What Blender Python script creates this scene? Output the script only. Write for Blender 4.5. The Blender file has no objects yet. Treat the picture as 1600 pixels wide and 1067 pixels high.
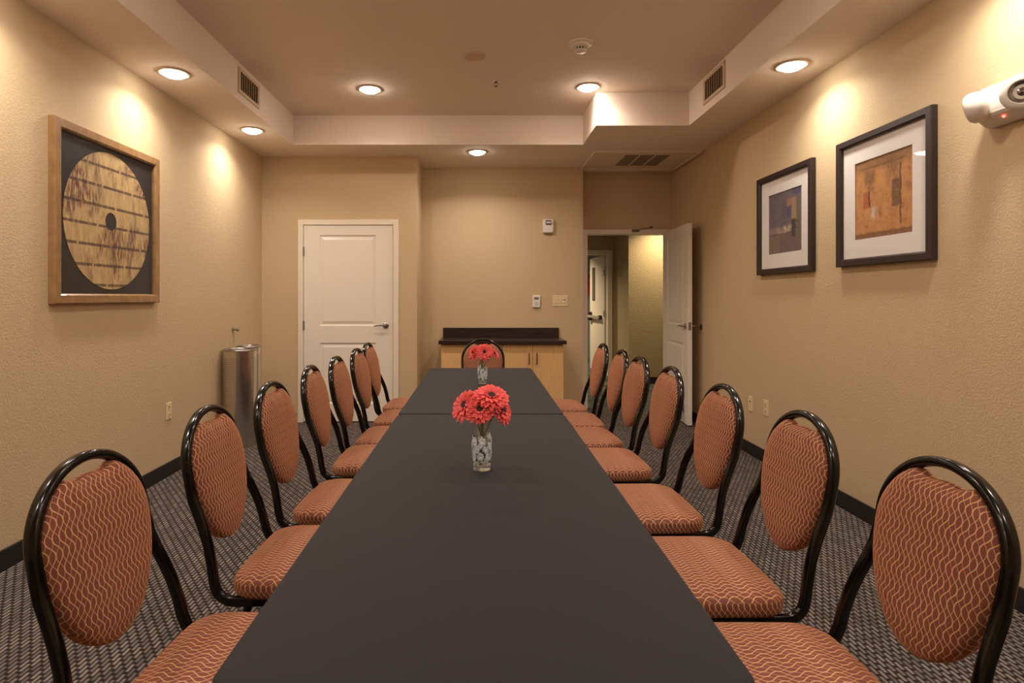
import bpy, bmesh, math, random
from mathutils import Vector, Matrix
PI = math.pi
S = bpy.context.scene
COL = S.collection
def lin(c):
    return tuple((v/12.92 if v <= 0.04045 else ((v+0.055)/1.055)**2.4) for v in c)
def rgb(r, g, b):
    return lin((r/255, g/255, b/255)) + (1.0,)

# ---------------------------------------------------------------- camera
F, CX, CY, EYE = 915.0, 750.0, 465.0, 1.285
cam_data = bpy.data.cameras.new('camera'); cam = bpy.data.objects.new('camera', cam_data); COL.objects.link(cam)
cam.location = (0, 0, EYE); cam.rotation_euler = (PI/2, 0, 0)
cam_data.sensor_width = 36; cam_data.lens = F/1600*36
cam_data.shift_x = (800-CX)/1600; cam_data.shift_y = -(533.5-CY)/1600
cam_data.clip_start = 0.05
S.camera = cam
# ---------------------------------------------------------------- world, exposure
S.view_settings.view_transform = 'Standard'; S.view_settings.look = 'None'
S.view_settings.exposure = 0.52; S.view_settings.gamma = 1.0; S.view_settings.use_curve_mapping = False
W = bpy.data.worlds.new('world'); S.world = W; W.use_nodes = True
W.node_tree.nodes['Background'].inputs[0].default_value = (0.9, 0.75, 0.6, 1); W.node_tree.nodes['Background'].inputs[1].default_value = 0.05
# ---------------------------------------------------------------- light values (used by the downlight builder)
WARM = (1.0, 0.85, 0.74); NEUTRAL = (1.0, 0.93, 0.83); HALL = (1.0, 0.80, 0.52)
P_SOFFIT, P_TRAY, P_HALL = 5.0, 4.5, 12.0
LENS_SOFFIT, LENS_TRAY = 30.0, 62.0

# ---------------------------------------------------------------- room sizes
XL, XR = -2.25, 2.22
ZS, ZC = 2.74, 3.02
YD, YA, YE = 6.04, 6.56, 6.80          # closet-door wall, cabinet wall, entry wall
XA0, XA1 = -0.65, 1.154
TX0, TX1, TY = -1.777, 1.768, 5.57     # tray opening
YB = -2.2
TT = 0.745                              # table top

# ================================================================ materials
def mat(name):
    m = bpy.data.materials.new(name); m.use_nodes = True
    nt = m.node_tree; b = nt.nodes['Principled BSDF']
    return m, nt, b
def N(nt, t, **kw):
    n = nt.nodes.new(t)
    for k, v in kw.items(): setattr(n, k, v)
    return n
def math_(nt, op, a, b=None, c=None, clamp=False):
    n = nt.nodes.new('ShaderNodeMath'); n.operation = op; n.use_clamp = clamp
    for i, v in enumerate((a, b, c)):
        if v is None: continue
        if isinstance(v, (int, float)): n.inputs[i].default_value = v
        else: nt.links.new(v, n.inputs[i])
    return n.outputs[0]
def mix(nt, f, a, b):
    n = nt.nodes.new('ShaderNodeMix'); n.data_type = 'RGBA'
    for s, v in ((n.inputs[0], f), (n.inputs[6], a), (n.inputs[7], b)):
        if isinstance(v, (int, float)): s.default_value = v
        elif isinstance(v, tuple): s.default_value = v
        else: nt.links.new(v, s)
    return n.outputs[2]
def noise(nt, vec, scale, detail=3, rough=0.5):
    n = N(nt, 'ShaderNodeTexNoise'); n.inputs['Scale'].default_value = scale
    n.inputs['Detail'].default_value = detail; n.inputs['Roughness'].default_value = rough
    if vec is not None: nt.links.new(vec, n.inputs['Vector'])
    return n.outputs['Fac']
def ramp(nt, f, a, b):
    return math_(nt, 'DIVIDE', math_(nt, 'SUBTRACT', f, a), b-a, clamp=True)
def bump(nt, b, h, strength, dist):
    n = N(nt, 'ShaderNodeBump'); n.inputs['Strength'].default_value = strength; n.inputs['Distance'].default_value = dist
    nt.links.new(h, n.inputs['Height']); nt.links.new(n.outputs[0], b.inputs['Normal'])
def objco(nt):
    return N(nt, 'ShaderNodeTexCoord').outputs['Object']
def scaled(nt, vec, s):
    n = N(nt, 'ShaderNodeMapping'); n.inputs['Scale'].default_value = s; nt.links.new(vec, n.inputs['Vector']); return n.outputs[0]
def simple(name, col, rough=0.5, metal=0.0, spec=0.5, grain=0.04, gscale=40, coat=0.0):
    m, nt, b = mat(name)
    v = noise(nt, objco(nt), gscale, 2)
    dark = tuple(c*(1-grain) for c in col[:3])+(1,); lite = tuple(min(1, c*(1+grain)) for c in col[:3])+(1,)
    nt.links.new(mix(nt, v, dark, lite), b.inputs['Base Color'])
    b.inputs['Roughness'].default_value = rough; b.inputs['Metallic'].default_value = metal
    b.inputs['Specular IOR Level'].default_value = spec
    if coat: b.inputs['Coat Weight'].default_value = coat; b.inputs['Coat Roughness'].default_value = 0.08
    return m
def wall_mat(name, col, amount=0.28, scale=95, rough=0.75):
    m, nt, b = mat(name); co = objco(nt)
    n1 = noise(nt, co, scale, 3, 0.55); n2 = noise(nt, co, scale*0.35, 2)
    h = math_(nt, 'ADD', ramp(nt, n1, 0.42, 0.62), math_(nt, 'MULTIPLY', n2, 0.6))
    bump(nt, b, h, amount, 0.003)
    big = noise(nt, co, 1.3, 2)
    nt.links.new(mix(nt, big, tuple(c*0.97 for c in col[:3])+(1,), tuple(min(1, c*1.03) for c in col[:3])+(1,)), b.inputs['Base Color'])
    b.inputs['Roughness'].default_value = rough; b.inputs['Specular IOR Level'].default_value = 0.25
    return m
M_WALL = wall_mat('tan_wall_paint', rgb(206, 180, 143))
M_HALLWALL = wall_mat('hall_wall_covering', rgb(180, 160, 122), 0.5, 60)
M_GREYWALL = wall_mat('grey_hall_paint', rgb(150, 146, 140), 0.4, 60)
M_CEIL = wall_mat('ceiling_paint', rgb(238, 222, 206), 0.12, 90, 0.85)
M_WHITE = simple('white_door_paint', rgb(238, 226, 210), 0.32, grain=0.01)
M_TRIMW = simple('casing_paint', rgb(236, 222, 200), 0.38, grain=0.01)
M_BASE = simple('black_baseboard_vinyl', rgb(32, 27, 25), 0.5)
M_PLASTIC = simple('white_plastic', rgb(236, 228, 216), 0.35, grain=0.01)
M_IVORY = simple('ivory_plastic', rgb(232, 208, 165), 0.35, grain=0.01)
M_DARK = simple('dark_slot', rgb(40, 34, 30), 0.6)
M_STEEL = simple('satin_nickel', rgb(165, 160, 155), 0.3, 1.0)
M_VENT = simple('vent_enamel', rgb(214, 190, 162), 0.45, grain=0.01)
M_VENTD = simple('vent_inside', rgb(140, 124, 104), 0.7)
M_PANEL = simple('access_panel_enamel', rgb(232, 212, 188), 0.6, grain=0.01)
M_SLOT = simple('grille_mesh', rgb(140, 126, 106), 0.7, grain=0.3, gscale=400)
M_BRONZE = simple('closer_bronze', rgb(110, 92, 72), 0.4, 0.8)
M_RED = simple('red_sign_face', rgb(190, 40, 30), 0.5)
M_BLUEG = simple('blue_label', rgb(70, 90, 140), 0.5)
M_CHROME = simple('chrome', rgb(220, 220, 220), 0.12, 1.0)
M_FRAMEBLK = simple('gloss_black_frame', rgb(12, 9, 8), 0.16)
M_PULL = simple('dark_bronze_pull', rgb(92, 78, 66), 0.35, 0.8)
M_TABLE = simple('grey_laminate', rgb(150, 145, 138), 0.4)
M_LEG = simple('grey_leg_enamel', rgb(90, 88, 86), 0.4)

def lens_mat(name, col, st):
    m = bpy.data.materials.new(name); m.use_nodes = True; nt = m.node_tree
    nt.nodes.remove(nt.nodes['Principled BSDF'])
    e = N(nt, 'ShaderNodeEmission'); e.inputs[0].default_value = col+(1,); e.inputs[1].default_value = st
    nt.links.new(e.outputs[0], nt.nodes['Material Output'].inputs[0]); return m
M_LENS_S = lens_mat('lit_lens_neutral', NEUTRAL, LENS_SOFFIT)
M_LENS_T = lens_mat('lit_lens_warm', WARM, LENS_TRAY)
M_LED = lens_mat('red_led', (1, 0.08, 0.06), 6)

def carpet_mat():
    m, nt, b = mat('dash_pattern_carpet'); co = objco(nt)
    sx = N(nt, 'ShaderNodeSeparateXYZ'); nt.links.new(co, sx.inputs[0]); x, y = sx.outputs[0], sx.outputs[1]
    xs = math_(nt, 'DIVIDE', x, 0.0175)
    col = math_(nt, 'FLOOR', xs); fx = math_(nt, 'FRACT', xs)
    ys = math_(nt, 'ADD', math_(nt, 'DIVIDE', y, 0.054), math_(nt, 'MULTIPLY', col, 0.43))
    fy = math_(nt, 'FRACT', ys); row = math_(nt, 'FLOOR', ys)
    sxm = math_(nt, 'MULTIPLY', ramp(nt, fx, 0.28, 0.38), math_(nt, 'SUBTRACT', 1, ramp(nt, fx, 0.85, 0.95)))
    sym = math_(nt, 'MULTIPLY', ramp(nt, fy, 0.12, 0.2), math_(nt, 'SUBTRACT', 1, ramp(nt, fy, 0.86, 0.94)))
    dash = math_(nt, 'MULTIPLY', sxm, sym)
    cb = N(nt, 'ShaderNodeCombineXYZ'); nt.links.new(col, cb.inputs[0]); nt.links.new(row, cb.inputs[1])
    wn = N(nt, 'ShaderNodeTexWhiteNoise'); nt.links.new(cb.outputs[0], wn.inputs[0])
    pile = noise(nt, co, 420, 2)
    dc = mix(nt, wn.outputs[0], rgb(104, 94, 87), rgb(144, 132, 122))
    c = mix(nt, math_(nt, 'MULTIPLY', dash, math_(nt, 'ADD', 0.6, math_(nt, 'MULTIPLY', pile, 0.7)), clamp=True), rgb(40, 34, 32), dc)
    # thin secondary strand between the dashes
    st = math_(nt, 'MULTIPLY', ramp(nt, fx, 0.02, 0.06), math_(nt, 'SUBTRACT', 1, ramp(nt, fx, 0.13, 0.18)))
    c = mix(nt, math_(nt, 'MULTIPLY', st, 0.55), c, rgb(98, 88, 84))
    nt.links.new(c, b.inputs['Base Color']); b.inputs['Roughness'].default_value = 0.95; b.inputs['Specular IOR Level'].default_value = 0.1
    bump(nt, b, math_(nt, 'ADD', dash, pile), 0.5, 0.003)
    return m
M_CARPET = carpet_mat()
def hall_carpet_mat():
    m, nt, b = mat('mottled_hall_carpet'); co = objco(nt)
    v = N(nt, 'ShaderNodeTexVoronoi'); v.inputs['Scale'].default_value = 14; nt.links.new(co, v.inputs['Vector'])
    n = noise(nt, co, 5, 3)
    c = mix(nt, ramp(nt, v.outputs['Distance'], 0.1, 0.45), rgb(128, 122, 96), rgb(62, 76, 78))
    c = mix(nt, ramp(nt, n, 0.45, 0.6), c, rgb(52, 44, 40))
    nt.links.new(c, b.inputs['Base Color']); b.inputs['Roughness'].default_value = 0.95
    return m
M_HCARPET = hall_carpet_mat()

def fabric_mat():
    m, nt, b = mat('copper_ogee_upholstery')
    uv = N(nt, 'ShaderNodeUVMap'); uv.uv_map = 'UVMap'
    s = N(nt, 'ShaderNodeSeparateXYZ'); nt.links.new(uv.outputs[0], s.inputs[0]); u, v = s.outputs[0], s.outputs[1]
    p, L = 0.0158, 0.066
    ku = math_(nt, 'DIVIDE', u, p); kv = math_(nt, 'MULTIPLY', math_(nt, 'DIVIDE', v, L), 2*PI)
    kv2 = kv
    def fam(sign, ph, wdt, amp):
        w = math_(nt, 'MULTIPLY', math_(nt, 'SINE', math_(nt, 'ADD', kv2, ph)), amp*sign)
        w3 = math_(nt, 'MULTIPLY', math_(nt, 'SINE', math_(nt, 'MULTIPLY', math_(nt, 'ADD', kv2, ph), 3)), 0.012*sign)
        t = math_(nt, 'FRACT', math_(nt, 'ADD', math_(nt, 'ADD', ku, w), math_(nt, 'ADD', w3, 50.0)))
        d = math_(nt, 'ABSOLUTE', math_(nt, 'SUBTRACT', t, 0.5))
        return math_(nt, 'SUBTRACT', 1, ramp(nt, d, wdt*0.45, wdt))
    a = fam(1, 0.0, 0.115, 0.56)
    c = fam(-1, 0.45, 0.07, 0.44)
    line = math_(nt, 'MAXIMUM', a, math_(nt, 'MULTIPLY', c, 0.75))
    wv = noise(nt, scaled(nt, uv.outputs[0], (900, 900, 1)), 1.0, 1)
    base = mix(nt, wv, rgb(118, 70, 56), rgb(142, 86, 70))
    colr = mix(nt, line, base, rgb(222, 170, 122))
    nt.links.new(colr, b.inputs['Base Color']); b.inputs['Roughness'].default_value = 0.8
    b.inputs['Specular IOR Level'].default_value = 0.2
    b.inputs['Sheen Weight'].default_value = 0.5; b.inputs['Sheen Tint'].default_value = rgb(240, 160, 115); b.inputs['Sheen Roughness'].default_value = 0.4
    bump(nt, b, math_(nt, 'ADD', math_(nt, 'MULTIPLY', line, 0.6), wv), 0.35, 0.0008)
    return m
M_FABRIC = fabric_mat()

def cloth_mat():
    m, nt, b = mat('black_tablecloth_twill'); co = objco(nt)
    n = noise(nt, co, 700, 2); n2 = noise(nt, co, 3, 2)
    nt.links.new(mix(nt, n, rgb(22, 20, 22), rgb(35, 31, 34)), b.inputs['Base Color'])
    b.inputs['Roughness'].default_value = 0.72; b.inputs['Specular IOR Level'].default_value = 0.28
    b.inputs['Sheen Weight'].default_value = 0.05; b.inputs['Sheen Roughness'].default_value = 0.5
    bump(nt, b, math_(nt, 'ADD', n, math_(nt, 'MULTIPLY', n2, 3)), 0.25, 0.001)
    return m
M_CLOTH = cloth_mat()
def wood_mat(name, c0, c1, rough, stretch=(60, 60, 3), scale=1.0, coat=0.0):
    m, nt, b = mat(name); co = scaled(nt, objco(nt), stretch)
    n = noise(nt, co, scale, 4, 0.6)
    nt.links.new(mix(nt, ramp(nt, n, 0.3, 0.7), c0, c1), b.inputs['Base Color']); b.inputs['Roughness'].default_value = rough
    if coat: b.inputs['Coat Weight'].default_value = coat
    return m
M_MAPLE = wood_mat('pale_maple_veneer', rgb(226, 178, 118), rgb(238, 196, 138), 0.4)
M_WORKTOP = wood_mat('dark_espresso_laminate', rgb(38, 28, 25), rgb(60, 47, 42), 0.22, (3, 60, 60))
M_ESPRESSO = wood_mat('espresso_picture_frame', rgb(40, 28, 26), rgb(54, 40, 37), 0.38, (60, 60, 12))
M_GOLDWOOD = wood_mat('antique_gold_frame', rgb(136, 100, 62), rgb(170, 130, 86), 0.32, (30, 14, 14), coat=0.2)
M_MAT = simple('white_mat_board', rgb(236, 228, 222), 0.8, grain=0.01)
M_BLACKMAT = simple('charcoal_print_ground', rgb(38, 32, 32), 0.6)

def perf_mat():
    m, nt, b = mat('perforated_stainless')
    uv = N(nt, 'ShaderNodeUVMap'); uv.uv_map = 'UVMap'
    s = N(nt, 'ShaderNodeSeparateXYZ'); nt.links.new(uv.outputs[0], s.inputs[0])
    def cell(o):
        return math_(nt, 'SUBTRACT', math_(nt, 'FRACT', math_(nt, 'DIVIDE', o, 0.0145)), 0.5)
    a, c = cell(s.outputs[0]), cell(s.outputs[1])
    d = math_(nt, 'SQRT', math_(nt, 'ADD', math_(nt, 'MULTIPLY', a, a), math_(nt, 'MULTIPLY', c, c)))
    hole = math_(nt, 'SUBTRACT', 1, ramp(nt, d, 0.17, 0.25))
    band = math_(nt, 'MULTIPLY', ramp(nt, s.outputs[1], 0.075, 0.076), math_(nt, 'SUBTRACT', 1, ramp(nt, s.outputs[1], 0.765, 0.766)))
    hole = math_(nt, 'MULTIPLY', hole, band)
    nt.links.new(mix(nt, hole, rgb(214, 208, 200), rgb(60, 52, 46)), b.inputs['Base Color'])
    nt.links.new(math_(nt, 'SUBTRACT', 1, hole), b.inputs['Metallic']); b.inputs['Roughness'].default_value = 0.2
    return m
M_PERF = perf_mat()
def glass_mat(name, tint=(1, 1, 1), boost=1.0):
    m = bpy.data.materials.new(name); m.use_nodes = True; nt = m.node_tree; nt.nodes.remove(nt.nodes['Principled BSDF'])
    t = N(nt, 'ShaderNodeBsdfTransparent'); t.inputs[0].default_value = tint+(1,)
    g = N(nt, 'ShaderNodeBsdfGlossy'); g.inputs['Roughness'].default_value = 0.02
    ge = N(nt, 'ShaderNodeNewGeometry'); dp = N(nt, 'ShaderNodeVectorMath'); dp.operation = 'DOT_PRODUCT'
    nt.links.new(ge.outputs['Normal'], dp.inputs[0]); nt.links.new(ge.outputs['Incoming'], dp.inputs[1])
    cs = math_(nt, 'ABSOLUTE', dp.outputs['Value'])
    frv = math_(nt, 'ADD', 0.05, math_(nt, 'MULTIPLY', 0.95, math_(nt, 'POWER', math_(nt, 'SUBTRACT', 1, cs), 5)))
    mx = N(nt, 'ShaderNodeMixShader')
    nt.links.new(math_(nt, 'MULTIPLY', frv, boost, clamp=True), mx.inputs[0])
    nt.links.new(t.outputs[0], mx.inputs[1]); nt.links.new(g.outputs[0], mx.inputs[2]); nt.links.new(mx.outputs[0], nt.nodes['Material Output'].inputs[0])
    return m
M_PANE = glass_mat('picture_glass', (0.98, 0.98, 0.98), 0.6)
M_VASEG = glass_mat('clear_vase_glass', (0.97, 0.98, 0.98), 1.3)
M_THICKG, _nt, _b = mat('thick_glass_base'); _b.inputs['Transmission Weight'].default_value = 0.85; _b.inputs['Roughness'].default_value = 0.03
_b.inputs['Base Color'].default_value = (0.95, 0.97, 0.97, 1); _b.inputs['IOR'].default_value = 1.45
M_WINGLASS = simple('wired_door_glass', rgb(120, 112, 98), 0.15)
M_SPEAKER = simple('round_plate_paint', rgb(214, 186, 158), 0.6, grain=0.01)
M_REFLECT = simple('lamp_reflector', rgb(150, 140, 140), 0.15, 0.9)

def art(name, builder):
    m, nt, b = mat(name)
    uv = N(nt, 'ShaderNodeUVMap'); uv.uv_map = 'UVMap'; vec = uv.outputs[0]
    nz = N(nt, 'ShaderNodeTexNoise'); nz.inputs['Scale'].default_value = 9; nz.inputs['Detail'].default_value = 4; nt.links.new(vec, nz.inputs['Vector'])
    s = N(nt, 'ShaderNodeSeparateXYZ'); nt.links.new(vec, s.inputs[0])
    j = math_(nt, 'MULTIPLY', math_(nt, 'SUBTRACT', nz.outputs['Fac'], 0.5), 0.05)
    u = math_(nt, 'ADD', s.outputs[0], j); v = math_(nt, 'ADD', s.outputs[1], j)
    def rect(u0, u1, v0, v1, soft=0.012):
        def edge(o, a, c):
            return math_(nt, 'MULTIPLY', ramp(nt, o, a-soft, a+soft), math_(nt, 'SUBTRACT', 1, ramp(nt, o, c-soft, c+soft)))
        return math_(nt, 'MULTIPLY', edge(u, u0, u1), edge(v, v0, v1))
    c = builder(nt, vec, u, v, rect)
    g1 = noise(nt, scaled(nt, vec, (14, 5, 1)), 1, 6, 0.75); g2 = noise(nt, scaled(nt, vec, (60, 22, 1)), 1, 4, 0.7)
    c = mix(nt, math_(nt, 'MULTIPLY', ramp(nt, g1, 0.5, 0.72), 0.45), c, rgb(70, 58, 54))
    c = mix(nt, math_(nt, 'MULTIPLY', ramp(nt, g2, 0.52, 0.7), 0.35), c, rgb(206, 180, 150))
    nt.links.new(c, b.inputs['Base Color']); b.inputs['Roughness'].default_value = 0.6
    return m
def disc_art(nt, vec, u, v, rect):
    # uv in metres from the disc centre: streaked ochre with broken dark bars
    n1 = noise(nt, scaled(nt, vec, (26, 7, 1)), 1, 5, 0.7); n2 = noise(nt, vec, 3.2, 4, 0.6); n3 = noise(nt, scaled(nt, vec, (75, 13, 1)), 1, 4, 0.6)
    c = mix(nt, ramp(nt, n1, 0.3, 0.7), rgb(178, 142, 92), rgb(222, 190, 134))
    c = mix(nt, math_(nt, 'MULTIPLY', ramp(nt, n2, 0.50, 0.60), ramp(nt, n3, 0.42, 0.56)), c, rgb(112, 56, 46))
    n4 = noise(nt, scaled(nt, vec, (7, 2.2, 1)), 1, 2)
    c = mix(nt, math_(nt, 'MULTIPLY', math_(nt, 'MULTIPLY', ramp(nt, n4, 0.56, 0.64), ramp(nt, n3, 0.38, 0.6)), 0.75), c, rgb(88, 58, 46))
    s = N(nt, 'ShaderNodeSeparateXYZ'); nt.links.new(vec, s.inputs[0])
    vv = math_(nt, 'DIVIDE', math_(nt, 'ADD', s.outputs[1], 1.03), 0.117)
    f = math_(nt, 'ABSOLUTE', math_(nt, 'SUBTRACT', math_(nt, 'FRACT', vv), 0.5)); rw = math_(nt, 'FLOOR', vv)
    ln = math_(nt, 'SUBTRACT', 1, ramp(nt, f, 0.055, 0.085))
    brk = math_(nt, 'FRACT', math_(nt, 'ADD', math_(nt, 'DIVIDE', s.outputs[0], 0.30), math_(nt, 'MULTIPLY', rw, 0.43)))
    ln = math_(nt, 'MULTIPLY', ln, ramp(nt, brk, 0.04, 0.06)); ln = math_(nt, 'MULTIPLY', ln, ramp(nt, n3, 0.22, 0.42))
    return mix(nt, math_(nt, 'MULTIPLY', ln, 0.85), c, rgb(72, 38, 34))
def orange_art(nt, vec, u, v, rect):
    n1 = noise(nt, vec, 5, 5, 0.65); n2 = noise(nt, scaled(nt, vec, (30, 5, 1)), 1, 3)
    c = mix(nt, ramp(nt, n1, 0.35, 0.7), rgb(206, 148, 84), rgb(190, 122, 74))
    c = mix(nt, math_(nt, 'MULTIPLY', ramp(nt, n1, 0.52, 0.68), 0.6), c, rgb(120, 82, 44))
    c = mix(nt, math_(nt, 'MULTIPLY', rect(-.1, 1.1, 0.86, 1.1, 0.05), 0.6), c, rgb(112, 80, 40))
    c = mix(nt, math_(nt, 'MULTIPLY', rect(-.1, 1.1, -0.1, 0.07), 0.75), c, rgb(98, 58, 38))
    c = mix(nt, math_(nt, 'MULTIPLY', rect(0.66, 0.80, 0.34, 0.66), 0.8), c, rgb(96, 68, 42))
    c = mix(nt, math_(nt, 'MULTIPLY', rect(0.79, 0.815, 0.12, 0.84, 0.006), 0.8), c, rgb(52, 34, 24))
    c = mix(nt, math_(nt, 'MULTIPLY', rect(0.16, 0.36, 0.68, 0.84, 0.03), 0.55), c, rgb(70, 52, 32))
    c = mix(nt, math_(nt, 'MULTIPLY', rect(0.15, 0.27, 0.38, 0.60), 0.7), c, rgb(170, 70, 40))
    c = mix(nt, math_(nt, 'MULTIPLY', rect(0.25, 0.275, 0.38, 0.60, 0.006), 0.85), c, rgb(60, 34, 26))
    c = mix(nt, math_(nt, 'MULTIPLY', rect(0.10, 0.9, 0.885, 0.895, 0.006), 0.8), c, rgb(58, 40, 26))
    w = math_(nt, 'MULTIPLY', rect(0.30, 0.40, 0.24, 0.40, 0.03), ramp(nt, n2, 0.48, 0.6))
    c = mix(nt, math_(nt, 'MULTIPLY', w, 0.8), c, rgb(222, 200, 190))
    return mix(nt, math_(nt, 'MULTIPLY', rect(0.55, 0.80, 0.70, 0.92, 0.05), 0.35), c, rgb(96, 70, 40))
def blue_art(nt, vec, u, v, rect):
    n1 = noise(nt, vec, 5, 5, 0.65); n2 = noise(nt, scaled(nt, vec, (28, 6, 1)), 1, 3)
    c = mix(nt, ramp(nt, n1, 0.35, 0.7), rgb(92, 84, 100), rgb(118, 108, 112))
    c = mix(nt, math_(nt, 'MULTIPLY', rect(-.1, 1.1, -.1, 0.33, 0.03), 0.6), c, rgb(118, 92, 88))
    c = mix(nt, math_(nt, 'MULTIPLY', rect(0.0, 0.36, 0.02, 0.32, 0.02), 0.6), c, rgb(132, 112, 92))
    c = mix(nt, math_(nt, 'MULTIPLY', rect(0.70, 1.1, 0.1, 0.88, 0.02), 0.45), c, rgb(112, 104, 82))
    c = mix(nt, math_(nt, 'MULTIPLY', rect(-.1, 0.68, 0.32, 0.42, 0.02), 0.7), c, rgb(160, 136, 126))
    c = mix(nt, math_(nt, 'MULTIPLY', math_(nt, 'MULTIPLY', rect(0.25, 0.68, 0.32, 0.43, 0.03), ramp(nt, n2, 0.45, 0.58)), 0.9), c, rgb(222, 204, 178))
    c = mix(nt, math_(nt, 'MULTIPLY', rect(0.70, 0.84, 0.50, 0.86), 0.85), c, rgb(170, 142, 108))
    c = mix(nt, math_(nt, 'MULTIPLY', rect(0.56, 0.70, 0.74, 0.85), 0.85), c, rgb(172, 120, 92))
    c = mix(nt, math_(nt, 'MULTIPLY', rect(0.56, 0.68, 0.56, 0.73), 0.8), c, rgb(76, 80, 124))
    c = mix(nt, math_(nt, 'MULTIPLY', rect(0.72, 1.1, 0.90, 1.1), 0.6), c, rgb(70, 68, 116))
    c = mix(nt, math_(nt, 'MULTIPLY', rect(0.70, 0.82, 0.24, 0.52), 0.85), c, rgb(58, 44, 46))
    return mix(nt, math_(nt, 'MULTIPLY', rect(-.1, 0.7, 0.305, 0.32, 0.008), 0.8), c, rgb(52, 44, 52))
M_DISC = art('streaked_ochre_disc', disc_art)
M_ORANGE = art('orange_abstract_print', orange_art)
M_BLUE = art('blue_abstract_print', blue_art)
def petal_mat():
    m, nt, b = mat('coral_red_petal'); uv = N(nt, 'ShaderNodeUVMap'); uv.uv_map = 'UVMap'
    s = N(nt, 'ShaderNodeSeparateXYZ'); nt.links.new(uv.outputs[0], s.inputs[0])
    n = noise(nt, scaled(nt, uv.outputs[0], (30, 2, 1)), 1, 2)
    c = mix(nt, s.outputs[1], rgb(176, 14, 26), rgb(248, 88, 84)); c = mix(nt, math_(nt, 'MULTIPLY', n, 0.5), c, rgb(255, 104, 98))  # darker petal base puts the shade between petals into the colour
    nt.links.new(c, b.inputs['Base Color']); b.inputs['Roughness'].default_value = 0.55
    b.inputs['Subsurface Weight'].default_value = 0.0
    return m
M_PETAL = petal_mat()
M_FCENTER = simple('dark_flower_centre', rgb(58, 18, 22), 0.8, grain=0.5, gscale=500)
M_STEM = simple('green_stem', rgb(92, 104, 56), 0.5)
M_LEAF = simple('dark_green_leaf', rgb(72, 84, 52), 0.5)
M_BLOSSOM = simple('white_blossom', rgb(244, 248, 255), 0.5, grain=0.03, gscale=300)

# ================================================================ mesh helpers
def obj(name, bm, m, parent=None, smooth=None, loc=None, norm=True):
    if norm: bmesh.ops.recalc_face_normals(bm, faces=bm.faces[:])
    me = bpy.data.meshes.new(name); bm.to_mesh(me); bm.free()
    if isinstance(m, (list, tuple)):
        for x in m: me.materials.append(x)
    else: me.materials.append(m)
    if smooth is not None:
        for p in me.polygons: p.use_smooth = True
        me.set_sharp_from_angle(angle=math.radians(smooth))
    o = bpy.data.objects.new(name, me); COL.objects.link(o)
    if parent is not None: o.parent = parent
    if loc is not None: o.location = loc
    return o
def tag(o, label, cat, group=None):
    o['label'] = label; o['category'] = cat
    if group: o['group'] = group
    return o
def thing(name, label, cat, loc=(0, 0, 0), rot=(0, 0, 0), group=None):
    o = bpy.data.objects.new(name, None); COL.objects.link(o); o.empty_display_size = 0.1
    o.location = loc; o.rotation_euler = rot
    return tag(o, label, cat, group)
def struct(name, bm, m, parent=None, smooth=None, loc=None, norm=True):
    o = obj(name, bm, m, parent, smooth, loc, norm)
    if parent is None: o['kind'] = 'structure'
    return o
def box(bm, x0, x1, y0, y1, z0, z1, bev=0.0, seg=2):
    b = bmesh.new()
    vs = [b.verts.new((x, y, z)) for x in (x0, x1) for y in (y0, y1) for z in (z0, z1)]
    for q in ((0, 1, 3, 2), (4, 6, 7, 5), (0, 4, 5, 1), (2, 3, 7, 6), (0, 2, 6, 4), (1, 5, 7, 3)): b.faces.new([vs[i] for i in q])
    if bev: bmesh.ops.bevel(b, geom=b.edges[:], offset=bev, segments=seg, profile=0.5, affect='EDGES')
    bmesh.ops.recalc_face_normals(b, faces=b.faces[:])
    merge(bm, b)
def merge(bm, b, M=None):
    if M is not None: b.transform(M)
    me = bpy.data.meshes.new('tmp'); b.to_mesh(me); b.free(); bm.from_mesh(me); bpy.data.meshes.remove(me)
def lathe(bm, prof, seg=32, M=None, cap=True, uv=False):
    b = bmesh.new(); lay = b.loops.layers.uv.new('UVMap') if uv else None
    rings = [[b.verts.new((r*math.cos(2*PI*i/seg), r*math.sin(2*PI*i/seg), z)) for i in range(seg)] for r, z in prof]
    for k in range(len(rings)-1):
        for i in range(seg):
            f = b.faces.new((rings[k][i], rings[k][(i+1) % seg], rings[k+1][(i+1) % seg], rings[k+1][i]))
            if uv:
                for l, (ii, kk) in zip(f.loops, ((i, k), (i+1, k), (i+1, k+1), (i, k+1))):
                    l[lay].uv = (2*PI*ii/seg*prof[0][0], prof[kk][1])
    if cap:
        if prof[0][0] > 1e-5: b.faces.new(rings[0][::-1])
        if prof[-1][0] > 1e-5: b.faces.new(rings[-1])
    bmesh.ops.recalc_face_normals(b, faces=b.faces[:])
    merge(bm, b, M)
def sweep(bm, path, sec, closed=False, ref=Vector((0, 1, 0)), cap=True, scale=None):
    P = [Vector(p) for p in path]; n = len(P); b = bmesh.new(); rings = []
    for i in range(n):
        if closed: t = P[(i+1) % n]-P[i-1]
        else: t = P[min(i+1, n-1)]-P[max(i-1, 0)]
        t.normalize()
        r = ref(i) if callable(ref) else ref
        a = (r - t*r.dot(t)).normalized(); c = t.cross(a)
        s = scale[i] if scale else 1.0
        rings.append([b.verts.new(P[i]+a*(u*s)+c*(v*s)) for u, v in sec])
    m = len(sec)
    for k in range(n if closed else n-1):
        A, B = rings[k], rings[(k+1) % n]
        for i in range(m): b.faces.new((A[i], A[(i+1) % m], B[(i+1) % m], B[i]))
    if cap and not closed: b.faces.new(rings[0][::-1]); b.faces.new(rings[-1])
    bmesh.ops.recalc_face_normals(b, faces=b.faces[:])
    merge(bm, b)
def circ(r, n=12): return [(r*math.cos(2*PI*i/n), r*math.sin(2*PI*i/n)) for i in range(n)]
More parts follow.
